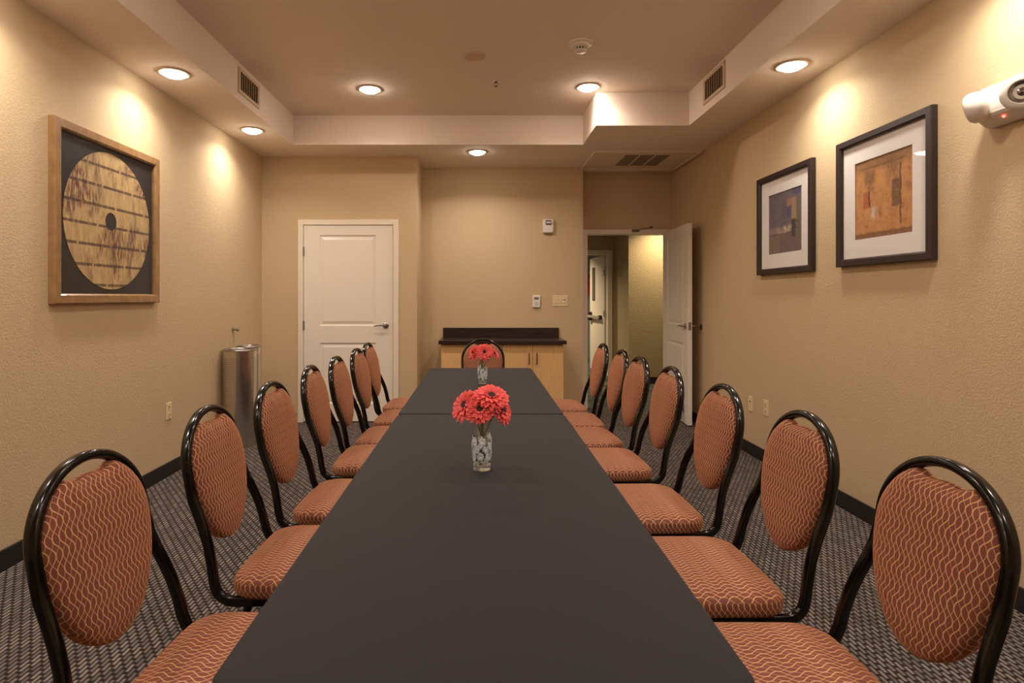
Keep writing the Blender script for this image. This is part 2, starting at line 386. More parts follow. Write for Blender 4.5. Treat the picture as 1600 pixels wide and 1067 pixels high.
def rsec(w, h, n=4, e=3.2, seg=16):
    out = []
    for i in range(seg):
        t = 2*PI*(i+0.5)/seg; c, s = math.cos(t), math.sin(t)
        out.append((w/2*math.copysign(abs(c)**(2/e), c), h/2*math.copysign(abs(s)**(2/e), s)))
    return out
def smoothpath(pts, n=8):
    P = [Vector(p) for p in pts]; out = []
    for i in range(len(P)-1):
        p0 = P[max(i-1, 0)]; p1 = P[i]; p2 = P[i+1]; p3 = P[min(i+2, len(P)-1)]
        for k in range(n):
            t = k/n
            out.append(0.5*((2*p1)+(-p0+p2)*t+(2*p0-5*p1+4*p2-p3)*t*t+(-p0+3*p1-3*p2+p3)*t**3))
    out.append(P[-1]); return out
def B(*boxes, bev=0.0):
    bm = bmesh.new()
    for q in boxes: box(bm, *q, bev=bev)
    return bm
T = Matrix.Translation
def Rm(a, ax): return Matrix.Rotation(a, 4, ax)

# ================================================================ room shell
struct('floor', B((XL-0.12, XR+0.12, YB-0.12, YE+0.06, -0.1, 0)), M_CARPET)
struct('floor_hall', B((-1.2, 5.0, YE+0.06, 15.0, -0.1, 0)), M_HCARPET)
struct('wall_left', B((XL-0.12, XL, YB-0.12, YD, 0, 3.1)), M_WALL)
struct('wall_right', B((XR, XR+0.12, YB-0.12, YE, 0, 3.1)), M_WALL)
struct('wall_front', B((XL, XR, YB-0.12, YB, 0, 3.1)), M_WALL)
DX0, DX1, DH = -1.832, -0.882, 2.045      # closet door opening
EX0, EX1, EH = 1.235, 2.175, 2.032        # entry opening
struct('wall_back', B((XL-0.12, DX0, YD, YD+0.12, 0, 3.1), (DX1, XA0, YD, YD+0.12, 0, 3.1), (DX0, DX1, YD, YD+0.12, DH, 3.1),
                      (XA0-0.12, XA0, YD+0.12, YA, 0, 3.1), (XA0-0.12, XA1, YA, YA+0.12, 0, 3.1),
                      (XA1-0.12, XA1, YA+0.12, YE, 0, 3.1), (XA1-0.12, EX0, YE, YE+0.12, 0, 3.1),
                      (EX1, XR+0.12, YE, YE+0.12, 0, 3.1), (EX0, EX1, YE, YE+0.12, EH, 3.1)), M_WALL)
struct('ceiling', B((XL, TX0, YB, YD, ZS, 3.1), (TX1, XR, YB, YE, ZS, 3.1), (TX0, TX1, YB, -1.3, ZS, 3.1),
                    (TX0, TX1, TY, YD, ZS, 3.1), (XA0, TX1, YD, YA, ZS, 3.1), (XA1, TX1, YA, YE, ZS, 3.1),
                    (0.98, TX1, 4.95, TY, ZS, 3.1), (TX0, TX1, -1.3, TY, ZC, 3.1)), M_CEIL)
BH, BT = 0.10, 0.012
struct('baseboard_left', B((XL, XL+BT, YB, YD, 0, BH), bev=0.003), M_BASE)
struct('baseboard_right', B((XR-BT, XR, YB, YE, 0, BH), bev=0.003), M_BASE)
struct('baseboard_front', B((XL+BT, XR-BT, YB, YB+BT, 0, BH), bev=0.003), M_BASE)
struct('baseboard_back', B((XL+BT, DX0-0.06, YD-BT, YD, 0, BH), (DX1+0.06, XA0+BT, YD-BT, YD, 0, BH), (XA0, XA0+BT, YD, YA, 0, BH),
                           (XA0+BT, -0.41, YA-BT, YA, 0, BH), (0.87, XA1, YA-BT, YA, 0, BH), (XA1, XA1+BT, YA, YE, 0, BH), bev=0.003), M_BASE)

# ---- door casings
def casing(name, x0, x1, h, y, w=0.055, d=0.018, depth=0.12, out=-1, trim=0.012):
    bm = bmesh.new(); ya, yb = (y-d, y) if out < 0 else (y, y+d)
    def band(x0_, x1_, z0_, z1_):
        box(bm, x0_, x1_, ya, yb, z0_, z1_, bev=0.004)
    band(x0-w+trim, x0+trim, 0, h+w-trim); band(x1-trim, x1+w-trim, 0, h+w-trim); band(x0+trim, x1-trim, h-trim, h+w-trim)
    yj0, yj1 = (y, y+depth) if out < 0 else (y-depth, y)
    box(bm, x0, x0+trim, yj0, yj1, 0, h); box(bm, x1-trim, x1, yj0, yj1, 0, h); box(bm, x0+trim, x1-trim, yj0, yj1, h-trim, h)
    return struct(name, bm, M_TRIMW)
casing('trim_1', DX0, DX1, DH, YD)
casing('trim_2', EX0, EX1, EH, YE)

# ---- panelled door leaf, hinge edge at local x = 0, faces at +-t/2
def door_leaf(w, h, t, cols, rows, z0=0.012):
    bm = bmesh.new(); xs = [0, cols[0], cols[1], w]; zs = [z0] + [z for r in rows for z in r] + [h]
    prof = [(0.0, 0.0), (0.010, 0.009), (0.022, 0.010), (0.048, 0.003)]
    for sgn in (-1, 1):
        Y = sgn*t/2
        for i in range(3):
            for k in range(len(zs)-1):
                x0, x1, a, b_ = xs[i], xs[i+1], zs[k], zs[k+1]
                if i == 1 and k % 2 == 1:
                    prev = None
                    for off, dep in prof:
                        y = Y - sgn*dep
                        ring = [bm.verts.new(p) for p in ((x0+off, y, a+off), (x1-off, y, a+off), (x1-off, y, b_-off), (x0+off, y, b_-off))]
                        if prev:
                            for q in range(4): bm.faces.new((prev[q], prev[(q+1) % 4], ring[(q+1) % 4], ring[q]))
                        prev = ring
                    bm.faces.new(prev)
                else:
                    bm.faces.new([bm.verts.new(p) for p in ((x0, Y, a), (x1, Y, a), (x1, Y, b_), (x0, Y, b_))])
    def q(*p): bm.faces.new([bm.verts.new(v) for v in p])
    a = t/2
    q((0, -a, z0), (0, a, z0), (0, a, h), (0, -a, h)); q((w, -a, z0), (w, a, z0), (w, a, h), (w, -a, h))
    q((0, -a, z0), (w, -a, z0), (w, a, z0), (0, a, z0)); q((0, -a, h), (w, -a, h), (w, a, h), (0, a, h))
    bmesh.ops.remove_doubles(bm, verts=bm.verts[:], dist=1e-5)
    return bm
def lever(parent, x, z, side, toward, t):
    """rose on face side (-1 front, +1 rear) and a lever pointing 'toward' (+-1 in local x)"""
    bm = bmesh.new(); y0 = side*t/2
    lathe(bm, [(0.0, 0), (0.031, 0), (0.031, 0.006), (0.026, 0.011), (0.012, 0.013), (0.011, 0.045), (0.0, 0.047)], 24, T((x, y0, z)) @ Rm(-side*PI/2, 'X'), cap=False)
    p = smoothpath([(x, y0+side*0.040, z), (x+toward*0.03, y0+side*0.050, z+0.002), (x+toward*0.07, y0+side*0.052, z+0.001), (x+toward*0.115, y0+side*0.046, z-0.004)], 5)
    sweep(bm, p, rsec(0.018, 0.011), ref=Vector((0, 0, 1)), scale=[1.0-0.25*i/len(p) for i in range(len(p))])
    return obj('door_handle', bm, M_STEEL, parent, 40)
def hinge(parent, x, y, z):
    bm = bmesh.new(); lathe(bm, [(0.0, -0.05), (0.007, -0.05), (0.007, 0.05), (0.0, 0.05)], 12, T((x, y, z)), cap=False)
    box(bm, x-0.012, x+0.012, y, y+0.004, z-0.045, z+0.045)
    return obj('hinge', bm, M_STEEL, parent, 40)
d1 = struct('door_1', door_leaf(0.917, 2.03, 0.04, (0.16, 0.745), ((0.195, 0.82), (0.995, 1.929))), M_WHITE, loc=(-1.8155, YD+0.014, 0))
lever(d1, 0.845, 1.0, -1, -1, 0.04)
for z in (0.25, 1.0, 1.76): hinge(d1, -0.004, -0.026, z)
obj('strike_plate', B((0.9175, 0.9195, -0.02, 0.0, 0.97, 1.035)), M_STEEL, d1)

d2 = struct('door_2', door_leaf(0.955, 2.03, 0.044, (0.15, 0.79), ((0.195, 0.82), (0.995, 1.929))), M_WHITE)
ang = math.atan2(5.845-6.79, 2.092-2.155)
d2.location = (2.155, 6.79, 0); d2.rotation_euler = (0, 0, ang)
lever(d2, 0.885, 1.0, -1, -1, 0.044); lever(d2, 0.885, 1.0, 1, -1, 0.044)
obj('latch_plate', B((0.9555, 0.9575, -0.013, 0.013, 0.96, 1.04)), M_STEEL, d2)
bm = bmesh.new(); box(bm, 0.80, 0.845, -0.030, -0.0222, 0.11, 0.22, bev=0.002); box(bm, 0.81, 0.836, -0.056, -0.030, 0.075, 0.125, bev=0.004)
lathe(bm, [(0, 0), (0.013, 0), (0.016, 0.02), (0, 0.02)], 14, T((0.823, -0.046, 0.045)), cap=False)
sweep(bm, [(0.823, -0.046, 0.06), (0.823, -0.046, 0.10)], circ(0.006, 8), ref=Vector((1, 0, 0)))
obj('kick_down_door_holder', bm, M_CHROME, d2, 40)
ca_ = thing('door_closer_arm', 'small bronze closer bracket and bent arm on the header above the open door', 'door closer', (1.80, YE-0.018, 2.06))
obj('bracket', B((-0.04, 0.04, -0.014, 0, -0.014, 0.014), bev=0.002), M_BRONZE, ca_)
bm = bmesh.new(); sweep(bm, smoothpath([(0.0, -0.014, 0.0), (0.05, -0.05, 0.012), (0.15, -0.06, 0.03), (0.17, -0.055, 0.032)], 4), rsec(0.010, 0.006), ref=Vector((0, 0, 1)))
box(bm, 0.15, 0.185, -0.065, -0.045, 0.022, 0.046, bev=0.002)
obj('arm', bm, M_BRONZE, ca_, 40)

# ================================================================ hallway beyond the entry door
HZ = 2.45
HG, HF = 8.75, 9.6
struct('wall_hall_far', B((2.22, 5.0, HG, HG+0.1, 0, 2.6), (2.22, 2.32, HG+0.1, HF+0.12, 0, 2.6)), M_HALLWALL)
FX0, FX1, FH = 1.20, 2.105, 2.0
struct('wall_hall_end', B((-1.2, FX0, HF, HF+0.12, 0, 2.6), (FX1, 2.22, HF, HF+0.12, 0, 2.6), (FX0, FX1, HF, HF+0.12, FH, 2.6)), M_HALLWALL)
struct('wall_hall_left', B((-1.3, -1.2, YE+0.12, 15, 0, 2.6)), M_GREYWALL)
struct('wall_hall_right', B((5.0, 5.1, YE+0.12, 15, 0, 2.6)), M_HALLWALL)
struct('wall_hall_near', B((-1.2, XA1-0.12, YE, YE+0.12, 0, 2.6), (XR+0.12, 5.0, YE, YE+0.12, 0, 2.6)), M_HALLWALL)
struct('wall_lobby', B((-1.2, 5.0, 13.2, 13.32, 0, 2.6), (2.32, 2.42, HF+0.12, 13.2, 0, 2.6)), M_GREYWALL)
struct('ceiling_hall', B((-1.3, 5.1, YE+0.12, 15, HZ, 2.6)), M_CEIL)
struct('baseboard_hall', B((2.22, 5.0, HG-BT, HG, 0, BH), (2.22-BT, 2.22, HG, HF, 0, BH), (-1.2, FX0-0.06, HF-BT, HF, 0, BH), (-1.2, 2.30, 13.188, 13.2, 0, BH)), M_BASE)
casing('trim_3', FX0, FX1, FH, HF, w=0.075)
d3 = struct('door_3', B((0.0, 0.88, -0.022, 0.022, 0.01, 1.985), bev=0.002), M_WHITE)
d3.location = (2.085, HF+0.14, 0); d3.rotation_euler = (0, 0, math.radians(94.5))
obj('window_lite', B((0.56, 0.68, 0.0225, 0.026, 1.25, 1.80), bev=0.001), M_WINGLASS, d3)
bm = bmesh.new()
for q in ((0.545, 0.56), (0.68, 0.695)): box(bm, q[0], q[1], 0.0222, 0.032, 1.235, 1.815, bev=0.002)
box(bm, 0.56, 0.68, 0.0222, 0.032, 1.235, 1.25, bev=0.002); box(bm, 0.56, 0.68, 0.0222, 0.032, 1.80, 1.815, bev=0.002)
obj('window_bead', bm, M_DARK, d3)
bm = bmesh.new(); box(bm, 0.12, 0.84, 0.06, 0.085, 0.93, 0.975, bev=0.004)
obj('panic_bar', bm, simple('brushed_bar', rgb(190, 182, 170), 0.4, 0.3), d3)
bm = bmesh.new(); box(bm, 0.74, 0.85, 0.0225, 0.075, 0.88, 1.03, bev=0.006); box(bm, 0.12, 0.18, 0.0225, 0.08, 0.92, 0.985, bev=0.004)
obj('panic_bar_housing', bm, M_DARK, d3)
for z in (0.3, 1.02, 1.7): hinge(d3, -0.006, 0.026, z)
sg = obj('wall_sign', B((2.29, 2.319, 12.22, 12.72, 1.34, 1.76), bev=0.003), M_RED)
tag(sg, 'red board on the grey wall seen past the far open door', 'sign')

# ================================================================ downlights
def downlight(x, y, z, kind, label, group, power=1.0):
    t = thing('downlight', label, 'recessed light', (x, y, z), group=group)
    bm = bmesh.new()
    lathe(bm, [(0.078, 0.0), (0.078, -0.006), (0.082, -0.009), (0.094, -0.008), (0.102, -0.003), (0.103, 0.0)], 48, cap=False)
    obj('trim_ring', bm, M_VENT, t, 50)
    bm = bmesh.new(); lathe(bm, [(0.0, -0.032), (0.025, -0.031), (0.048, -0.026), (0.066, -0.017), (0.076, -0.006), (0.076, 0.0)], 40, cap=False)
    obj('lens', bm, M_LENS_T if kind == 'tray' else M_LENS_S, t, 50)
    L = bpy.data.lights.new('lamp_light', 'AREA'); L.shape = 'DISK'; L.size = 0.145
    L.color = {'tray': WARM, 'soffit': NEUTRAL, 'hall': HALL}[kind]
    L.energy = {'tray': P_TRAY, 'soffit': P_SOFFIT, 'hall': P_HALL}[kind]*power
    L.spread = math.radians({'tray': 150, 'soffit': 142, 'hall': 140}[kind])
    lo = bpy.data.objects.new('lamp_light', L); COL.objects.link(lo); lo.parent = t; lo.location = (0, 0, -0.034)
    return t
G1, G2 = 'recessed lights in the lowered ceiling border', 'recessed lights in the raised ceiling'
downlight(-1.98, 3.79, ZS, 'soffit', 'larger-looking of the two round recessed lights above the left wall, nearer the gold frame', G1)
downlight(-1.976, 5.08, ZS, 'soffit', 'round recessed light over the left wall near the back corner, beyond the left vent', G1)
downlight(1.952, 3.667, ZS, 'soffit', 'round recessed light above the right wall, over the two dark framed prints', G1)
downlight(-0.026, 5.84, ZS, 'soffit', 'small-looking recessed light in front of the cabinet alcove, centre of the back border', G1)
for y, wd in ((2.5, 'added just outside the photo'), (1.2, 'added unseen nearly above the viewpoint'), (-0.1, 'added unseen behind the viewpoint')): downlight(-1.98, y, ZS, 'soffit', 'round recessed light above the left wall, '+wd, G1)  # lamps out of view, added only to light the room
for y, wd in ((2.35, 'over the emergency light'), (1.05, 'added unseen nearly above the viewpoint'), (-0.25, 'added unseen behind the viewpoint')): downlight(1.952, y, ZS, 'soffit', 'round recessed light above the right wall, '+wd, G1)  # those above and behind the viewpoint are unseen, added as room light
downlight(-0.915, 4.87, ZC, 'tray', 'glowing recessed light at the left of the raised ceiling', G2)
downlight(0.89, 4.82, ZC, 'tray', 'glowing recessed light at the right of the raised ceiling, by the boxed corner', G2)
for y, wd in ((2.5, 'over the near table'), (0.2, 'above the viewpoint')):  # unseen ceiling lamps, added for the room's overall light
    for x, sd_ in ((-0.91, 'left'), (0.9, 'right')): downlight(x, y, ZC, 'tray', 'added unseen recessed light in the raised ceiling %s, %s of centre' % (wd, sd_), G2)
downlight(2.72, 8.40, HZ, 'hall', 'recessed hallway light hidden behind the open door', 'hallway lights')
downlight(0.6, 8.3, HZ, 'hall', 'recessed hallway light left of the doorway view', 'hallway lights')
downlight(0.9, 11.0, HZ, 'hall', 'added unseen recessed light past the far open door', 'hallway lights', 3.2)  # unseen lamp added and boosted to brighten the far door leaf

# ================================================================ ceiling fittings
def vent(x, side, y0, y1, z0, z1, label):
    t = thing('air_vent', label, 'vent', (x, (y0+y1)/2, (z0+z1)/2), group='air vents in the ceiling step')
    hy, hz = (y1-y0)/2, (z1-z0)/2; b = 0.028
    def bx(bm, d0, d1, *r, bev=0.0):
        a, c = sorted((side*d0, side*d1)); box(bm, a, c, *r, bev=bev)
    bm = bmesh.new()
    bx(bm, 0, 0.010, -hy, hy, hz-b, hz, bev=0.002); bx(bm, 0, 0.010, -hy, hy, -hz, -hz+b, bev=0.002)
    bx(bm, 0, 0.010, -hy, -hy+b, -hz+b, hz-b, bev=0.002); bx(bm, 0, 0.010, hy-b, hy, -hz+b, hz-b, bev=0.002)
    obj('frame', bm, M_VENT, t)
    bm = bmesh.new(); bx(bm, 0.0005, 0.0015, -hy+b, hy-b, -hz+b, hz-b); obj('backing', bm, M_VENTD, t)
    n = 8
    for i in range(n):
        yy = -hy+b+(i+0.5)*(2*hy-2*b)/n
        bm = bmesh.new(); box(bm, -0.0012, 0.0012, -0.011, 0.011, -hz+b, hz-b)
        bmesh.ops.transform(bm, matrix=T((side*0.0095, yy, 0)) @ Rm(side*math.radians(38), 'Z'), verts=bm.verts[:])
        obj('slat', bm, M_VENT, t)
    return t
vent(TX0, 1, 4.30, 4.70, 2.795, 2.985, 'rectangular louvred air vent on the left step of the raised ceiling')
vent(TX1, -1, 4.22, 4.62, 2.80, 3.0, 'rectangular louvred air vent on the right step of the raised ceiling')
sd = thing('smoke_detector', 'white domed smoke detector hanging from the raised ceiling', 'smoke detector', (0.685, 3.99, ZC))
bm = bmesh.new(); lathe(bm, [(0.082, 0), (0.082, -0.008), (0.074, -0.014), (0.0, -0.014)], 40, cap=False); obj('base_plate', bm, M_PLASTIC, sd, 40)
bm = bmesh.new(); lathe(bm, [(0.058, -0.014), (0.056, -0.030), (0.048, -0.034), (0.048, -0.036), (0.0, -0.036)], 40, cap=False); obj('collar', bm, M_PLASTIC, sd, 40)
bm = bmesh.new(); lathe(bm, [(0.034, -0.036), (0.034, -0.052), (0.0, -0.052)], 32, cap=False); obj('sensing_chamber', bm, M_DARK, sd, 40)
bm = bmesh.new()
for i in range(12):
    a = 2*PI*i/12; b2 = bmesh.new(); box(b2, 0.034, 0.041, -0.004, 0.004, -0.053, -0.035); merge(bm, b2, Rm(a, 'Z'))
obj('cage', bm, M_PLASTIC, sd)
bm = bmesh.new(); lathe(bm, [(0.042, -0.052), (0.041, -0.058), (0.03, -0.064), (0.0, -0.066)], 32, cap=False); obj('cap', bm, M_PLASTIC, sd, 60)
bm = bmesh.new(); lathe(bm, [(0.078, 0), (0.078, -0.005), (0.070, -0.009), (0.066, -0.008), (0.0, -0.010)], 40, cap=False)
tag(obj('ceiling_cover_plate', bm, M_SPEAKER, None, 40, (-0.04, 4.21, ZC)), 'round blank cover plate flush on the raised ceiling', 'cover plate')
sp = thing('fire_sprinkler', 'small sprinkler head hanging from the raised ceiling', 'sprinkler', (0.128, 4.68, ZC))
bm = bmesh.new(); lathe(bm, [(0.032, 0), (0.032, -0.003), (0.022, -0.008), (0.0, -0.008)], 28, cap=False); obj('escutcheon', bm, M_PLASTIC, sp, 40)
bm = bmesh.new(); lathe(bm, [(0.009, -0.008), (0.009, -0.02), (0.0, -0.02)], 16, cap=False)
for s in (-1, 1): sweep(bm, smoothpath([(s*0.008, 0, -0.018), (s*0.013, 0, -0.032), (s*0.002, 0, -0.047)], 4), circ(0.0022, 6), ref=Vector((0, 1, 0)))
lathe(bm, [(0.0, -0.046), (0.014, -0.047), (0.014, -0.049), (0.0, -0.050)], 16, cap=False)
obj('sprinkler_body', bm, M_BRONZE, sp, 40)
ap = thing('ceiling_access_panel', 'large flat ceiling panel with three mesh slots above the entry', 'ceiling panel', (1.665, 6.19, ZS))
px0, px1, py0, py1 = -0.535, 0.535, -0.40, 0.40
obj('panel', B((px0+0.03, px1-0.03, py0+0.03, py1-0.03, -0.008, -0.001), bev=0.002), M_PANEL, ap)
obj('frame', B((px0, px1, py0, py0+0.027, -0.022, 0), (px0, px1, py1-0.027, py1, -0.022, 0), (px0, px0+0.027, py0+0.027, py1-0.027, -0.022, 0), (px1-0.027, px1, py0+0.027, py1-0.027, -0.022, 0), bev=0.002), M_PANEL, ap)
for i in range(3):
    x0 = -0.185+i*0.157; obj('grille_slot', B((x0, x0+0.135, -0.25, 0.22, -0.0105, -0.0085)), M_SLOT, ap)

# ================================================================ pictures
def uvquad(x0, x1, z0, z1, y=0.0, u=(0, 1), v=(0, 1), back=True):
    bm = bmesh.new(); lay = bm.loops.layers.uv.new('UVMap')
    f = bm.faces.new([bm.verts.new(p) for p in ((x0, y, z0), (x1, y, z0), (x1, y, z1), (x0, y, z1))])
    for l, q in zip(f.loops, ((u[0], v[0]), (u[1], v[0]), (u[1], v[1]), (u[0], v[1]))): l[lay].uv = q
    if not back: return bm
    g = bm.faces.new([bm.verts.new(p) for p in ((x0, y+0.001, z0), (x0, y+0.001, z1), (x1, y+0.001, z1), (x1, y+0.001, z0))])
    for l in g.loops: l[lay].uv = (0, 0)
    return bm
def picframe(w, h, b, d, m, parent, lip=0.006):
    """mitred moulding; local x right, z up, -y towards the room, back at y=0"""
    bm = bmesh.new()
    prof = [(0.0, 0.0), (0.0, -d+0.004), (0.004, -d), (b-0.010, -d), (b-0.004, -d+0.005), (b, -d+0.012), (b, 0.0)]
    rings = []
    for off, y in prof:
        rings.append([bm.verts.new(p) for p in ((-w/2+off, y, -h/2+off), (w/2-off, y, -h/2+off), (w/2-off, y, h/2-off), (-w/2+off, y, h/2-off))])
    for k in range(len(rings)-1):
        for q in range(4): bm.faces.new((rings[k][q], rings[k][(q+1) % 4], rings[k+1][(q+1) % 4], rings[k+1][q]))
    return obj('frame', bm, m, parent)
def hang(t, x, y, z, rot, lean=0.0):
    t.location = (x, y, z); t.rotation_euler = (lean, 0, rot)
# gold framed disc on the left wall (faces +x): local +x points to world +y
p1 = thing('framed_disc_print', 'large gold wooden frame with an ochre streaked disc on black, on left wall', 'picture')
hang(p1, XL+0.001, 3.55, 1.745, PI/2)
picframe(1.0, 0.985, 0.055, 0.036, M_GOLDWOOD, p1)
obj('backing', uvquad(-0.446, 0.446, -0.438, 0.438, -0.010), M_BLACKMAT, p1)
bm = bmesh.new(); lay = bm.loops.layers.uv.new('UVMap'); n = 96
for k in range(n):
    a0, a1 = 2*PI*k/n, 2*PI*(k+1)/n
    def pt(r, a, y): return (r*math.cos(a), y, r*math.sin(a))
    for quad in (((0.054, a0), (0.41, a0), (0.41, a1), (0.054, a1)),):
        f = bm.faces.new([bm.verts.new(pt(r, a, -0.0125)) for r, a in quad])
        for l in f.loops: l[lay].uv = (l.vert.co.x, l.vert.co.z)
    for r in (0.054, 0.41):
        f = bm.faces.new([bm.verts.new(v) for v in (pt(r, a0, -0.0125), pt(r, a1, -0.0125), pt(r, a1, -0.0105), pt(r, a0, -0.0105))])
        for l in f.loops: l[lay].uv = (l.vert.co.x, l.vert.co.z)
bmesh.ops.remove_doubles(bm, verts=bm.verts[:], dist=1e-5)
obj('disc_print', bm, M_DISC, p1)
obj('glass', uvquad(-0.446, 0.446, -0.438, 0.438, -0.020, back=False), M_PANE, p1)
def dark_picture(y, z, lean, m, label):
    t = thing('framed_print', label, 'picture', group='dark framed prints on the right wall')
    hang(t, XR-0.001, y, z, -PI/2, lean)
    picframe(0.762, 0.752, 0.045, 0.034, M_ESPRESSO, t)
    obj('mat_board', B((-0.337, 0.337, -0.012, -0.008, -0.332, -0.2235), (-0.337, 0.337, -0.012, -0.008, 0.2235, 0.332), (-0.337, -0.229, -0.012, -0.008, -0.2235, 0.2235), (0.229, 0.337, -0.012, -0.008, -0.2235, 0.2235)), M_MAT, t)
    obj('print', uvquad(-0.229, 0.229, -0.2235, 0.2235, -0.007), m, t)
    obj('glass', uvquad(-0.337, 0.337, -0.332, 0.332, -0.018, back=False), M_PANE, t)
    return t
dark_picture(3.219, 1.846, 0.0, M_ORANGE, 'dark framed orange abstract print, the nearer print on the right wall')
dark_picture(4.25, 1.836, 0.0, M_BLUE, 'dark framed blue and grey abstract print, the farther print on the right wall')

# ================================================================ emergency light on the right wall
el = thing('emergency_light', 'white two-headed emergency light high on the right wall, at the photo edge', 'emergency light', (XR, 2.37, 2.10))
bm = bmesh.new()
sec = [(0.0, -0.085), (0.0, 0.085), (-0.05, 0.085), (-0.062, 0.078), (-0.085, -0.035), (-0.080, -0.05), (-0.03, -0.085)]
vs0 = [bm.verts.new((x, -0.19, z)) for x, z in sec]; vs1 = [bm.verts.new((x, 0.165, z)) for x, z in sec]
for i in range(len(sec)): bm.faces.new((vs0[i], vs0[(i+1) % len(sec)], vs1[(i+1) % len(sec)], vs1[i]))
bm.faces.new(vs0); bm.faces.new(vs1[::-1])
bmesh.ops.bevel(bm, geom=bm.edges[:], offset=0.005, segments=3, affect='EDGES')
obj('housing', bm, M_PLASTIC, el, 35)
def head(y, d, r, z=0.0, xo=-0.085):
    d = Vector(d).normalized(); q = d.to_track_quat('Z', 'Y').to_matrix().to_4x4()
    bm = bmesh.new()
    lathe(bm, [(0.0, -0.055), (r*0.55, -0.053), (r*0.85, -0.040), (r*0.97, -0.018), (r, 0.0), (r*0.97, 0.012), (r*0.86, 0.022), (r*0.66, 0.024), (r*0.60, 0.016), (0.0, 0.016)], 40, T((xo, y, z)) @ q, cap=False)
    h = obj('lamp_head', bm, M_PLASTIC, el, 60)
    bm = bmesh.new(); lathe(bm, [(r*0.60, 0.0165), (r*0.56, 0.021), (r*0.28, 0.012), (r*0.22, 0.017), (0.0, 0.022)], 32, T((xo, y, z)) @ q, cap=False)
    obj('lamp_lens', bm, M_REFLECT, h, 60)
head(0.142, (-0.50, 0.84, -0.15), 0.066, -0.002, -0.098)
head(-0.064, (-0.62, -0.76, -0.10), 0.070, -0.006)
bm = bmesh.new(); lathe(bm, [(0.005, -0.002), (0.005, 0.002), (0.003, 0.005), (0.0, 0.006)], 12, T((-0.060, 0.045, -0.067)) @ Rm(math.radians(-145), 'Y'), cap=False); obj('indicator_light', bm, M_LED, el, 60)

# ================================================================ wall devices
def plate(name, label, cat, loc, rot, w, h, m, group=None, bev=0.003, t=0.006):
    o = thing(name, label, cat, loc, (0, 0, rot), group)
    obj('plate', B((-w/2, w/2, -t, 0, -h/2, h/2), bev=min(bev, t*0.45)), m, o); return o
GP = 'ivory wall plates low on the walls'
o = plate('wall_outlet', 'ivory duplex outlet low on the left wall under the gold frame', 'outlet', (XL, 4.227, 0.467), PI/2, 0.075, 0.122, M_IVORY, GP)
for z in (-0.028, 0.028):
    r = obj('receptacle', B((-0.017, 0.017, -0.0085, -0.006, z-0.018, z+0.018), bev=0.001), M_IVORY, o)
    obj('slots', B((-0.008, -0.005, -0.0092, -0.0084, z-0.005, z+0.008), (0.005, 0.008, -0.0092, -0.0084, z-0.005, z+0.008), (-0.0025, 0.0025, -0.0092, -0.0084, z-0.013, z-0.008)), M_DARK, r)
o = plate('jack_plate', 'ivory jack plate with one dark port, farther of two on the right wall', 'wall plate', (XR, 4.80, 0.414), -PI/2, 0.075, 0.122, M_IVORY, GP)
bm = bmesh.new(); lathe(bm, [(0.0, 0), (0.006, 0), (0.005, 0.004), (0, 0.004)], 14, T((0, -0.006, 0.02)) @ Rm(PI/2, 'X'), cap=False); obj('port', bm, M_DARK, o)
o = plate('wall_outlet', 'ivory duplex outlet nearer of two plates low on the right wall', 'outlet', (XR, 4.54, 0.43), -PI/2, 0.075, 0.122, M_IVORY, GP)
for z in (-0.028, 0.028):
    r = obj('receptacle', B((-0.017, 0.017, -0.0085, -0.006, z-0.018, z+0.018), bev=0.001), M_IVORY, o)
    obj('slots', B((-0.008, -0.005, -0.0092, -0.0084, z-0.005, z+0.008), (0.005, 0.008, -0.0092, -0.0084, z-0.005, z+0.008), (-0.0025, 0.0025, -0.0092, -0.0084, z-0.013, z-0.008)), M_DARK, r)
o = plate('light_switch', 'ivory three-gang light switch plate by the entry corner', 'light switch', (0.896, YA, 1.25), 0, 0.172, 0.122, M_IVORY)
for i, x in enumerate((-0.046, 0, 0.046)):
    if i < 2: obj('rocker', B((x-0.016, x+0.016, -0.010, -0.006, -0.033, 0.033), bev=0.0015), M_IVORY, o)
    else:
        r = obj('dimmer', B((x-0.016, x+0.016, -0.009, -0.006, -0.033, 0.033), bev=0.001), M_IVORY, o)
        obj('slider', B((x-0.012, x+0.012, -0.013, -0.009, -0.022, 0.002), bev=0.001), M_PLASTIC, r); obj('slot', B((x-0.012, x+0.012, -0.0097, -0.009, 0.006, 0.012)), M_DARK, r)
o = plate('thermostat', 'small white thermostat with a grey screen left of the switch plate', 'thermostat', (0.63, YA, 1.243), 0, 0.085, 0.135, M_PLASTIC, t=0.022, bev=0.006)
obj('screen', B((-0.025, 0.025, -0.0235, -0.0218, 0.020, 0.047), bev=0.0005), simple('lcd_grey', rgb(110, 114, 100), 0.3), o)
obj('keypad', B((-0.022, 0.022, -0.0232, -0.0218, -0.045, -0.005), bev=0.0005), simple('keypad_grey', rgb(212, 204, 198), 0.5), o)
o = plate('fire_alarm_sounder', 'cream wall alarm unit with a clear strobe above the thermostat', 'alarm', (0.76, YA, 2.085), 0, 0.118, 0.15, M_PLASTIC, t=0.038, bev=0.008)
obj('strobe_bezel', B((-0.030, 0.036, -0.050, -0.037, 0.012, 0.062), bev=0.008), simple('strobe_grey', rgb(110, 104, 96), 0.2), o)
obj('strobe_tube', B((-0.024, 0.030, -0.054, -0.049, 0.028, 0.044), bev=0.002), M_PLASTIC, o)
obj('sounder_lip', B((-0.045, 0.045, -0.030, -0.004, -0.086, -0.074), bev=0.003), simple('lip_grey', rgb(140, 128, 112), 0.5), o)
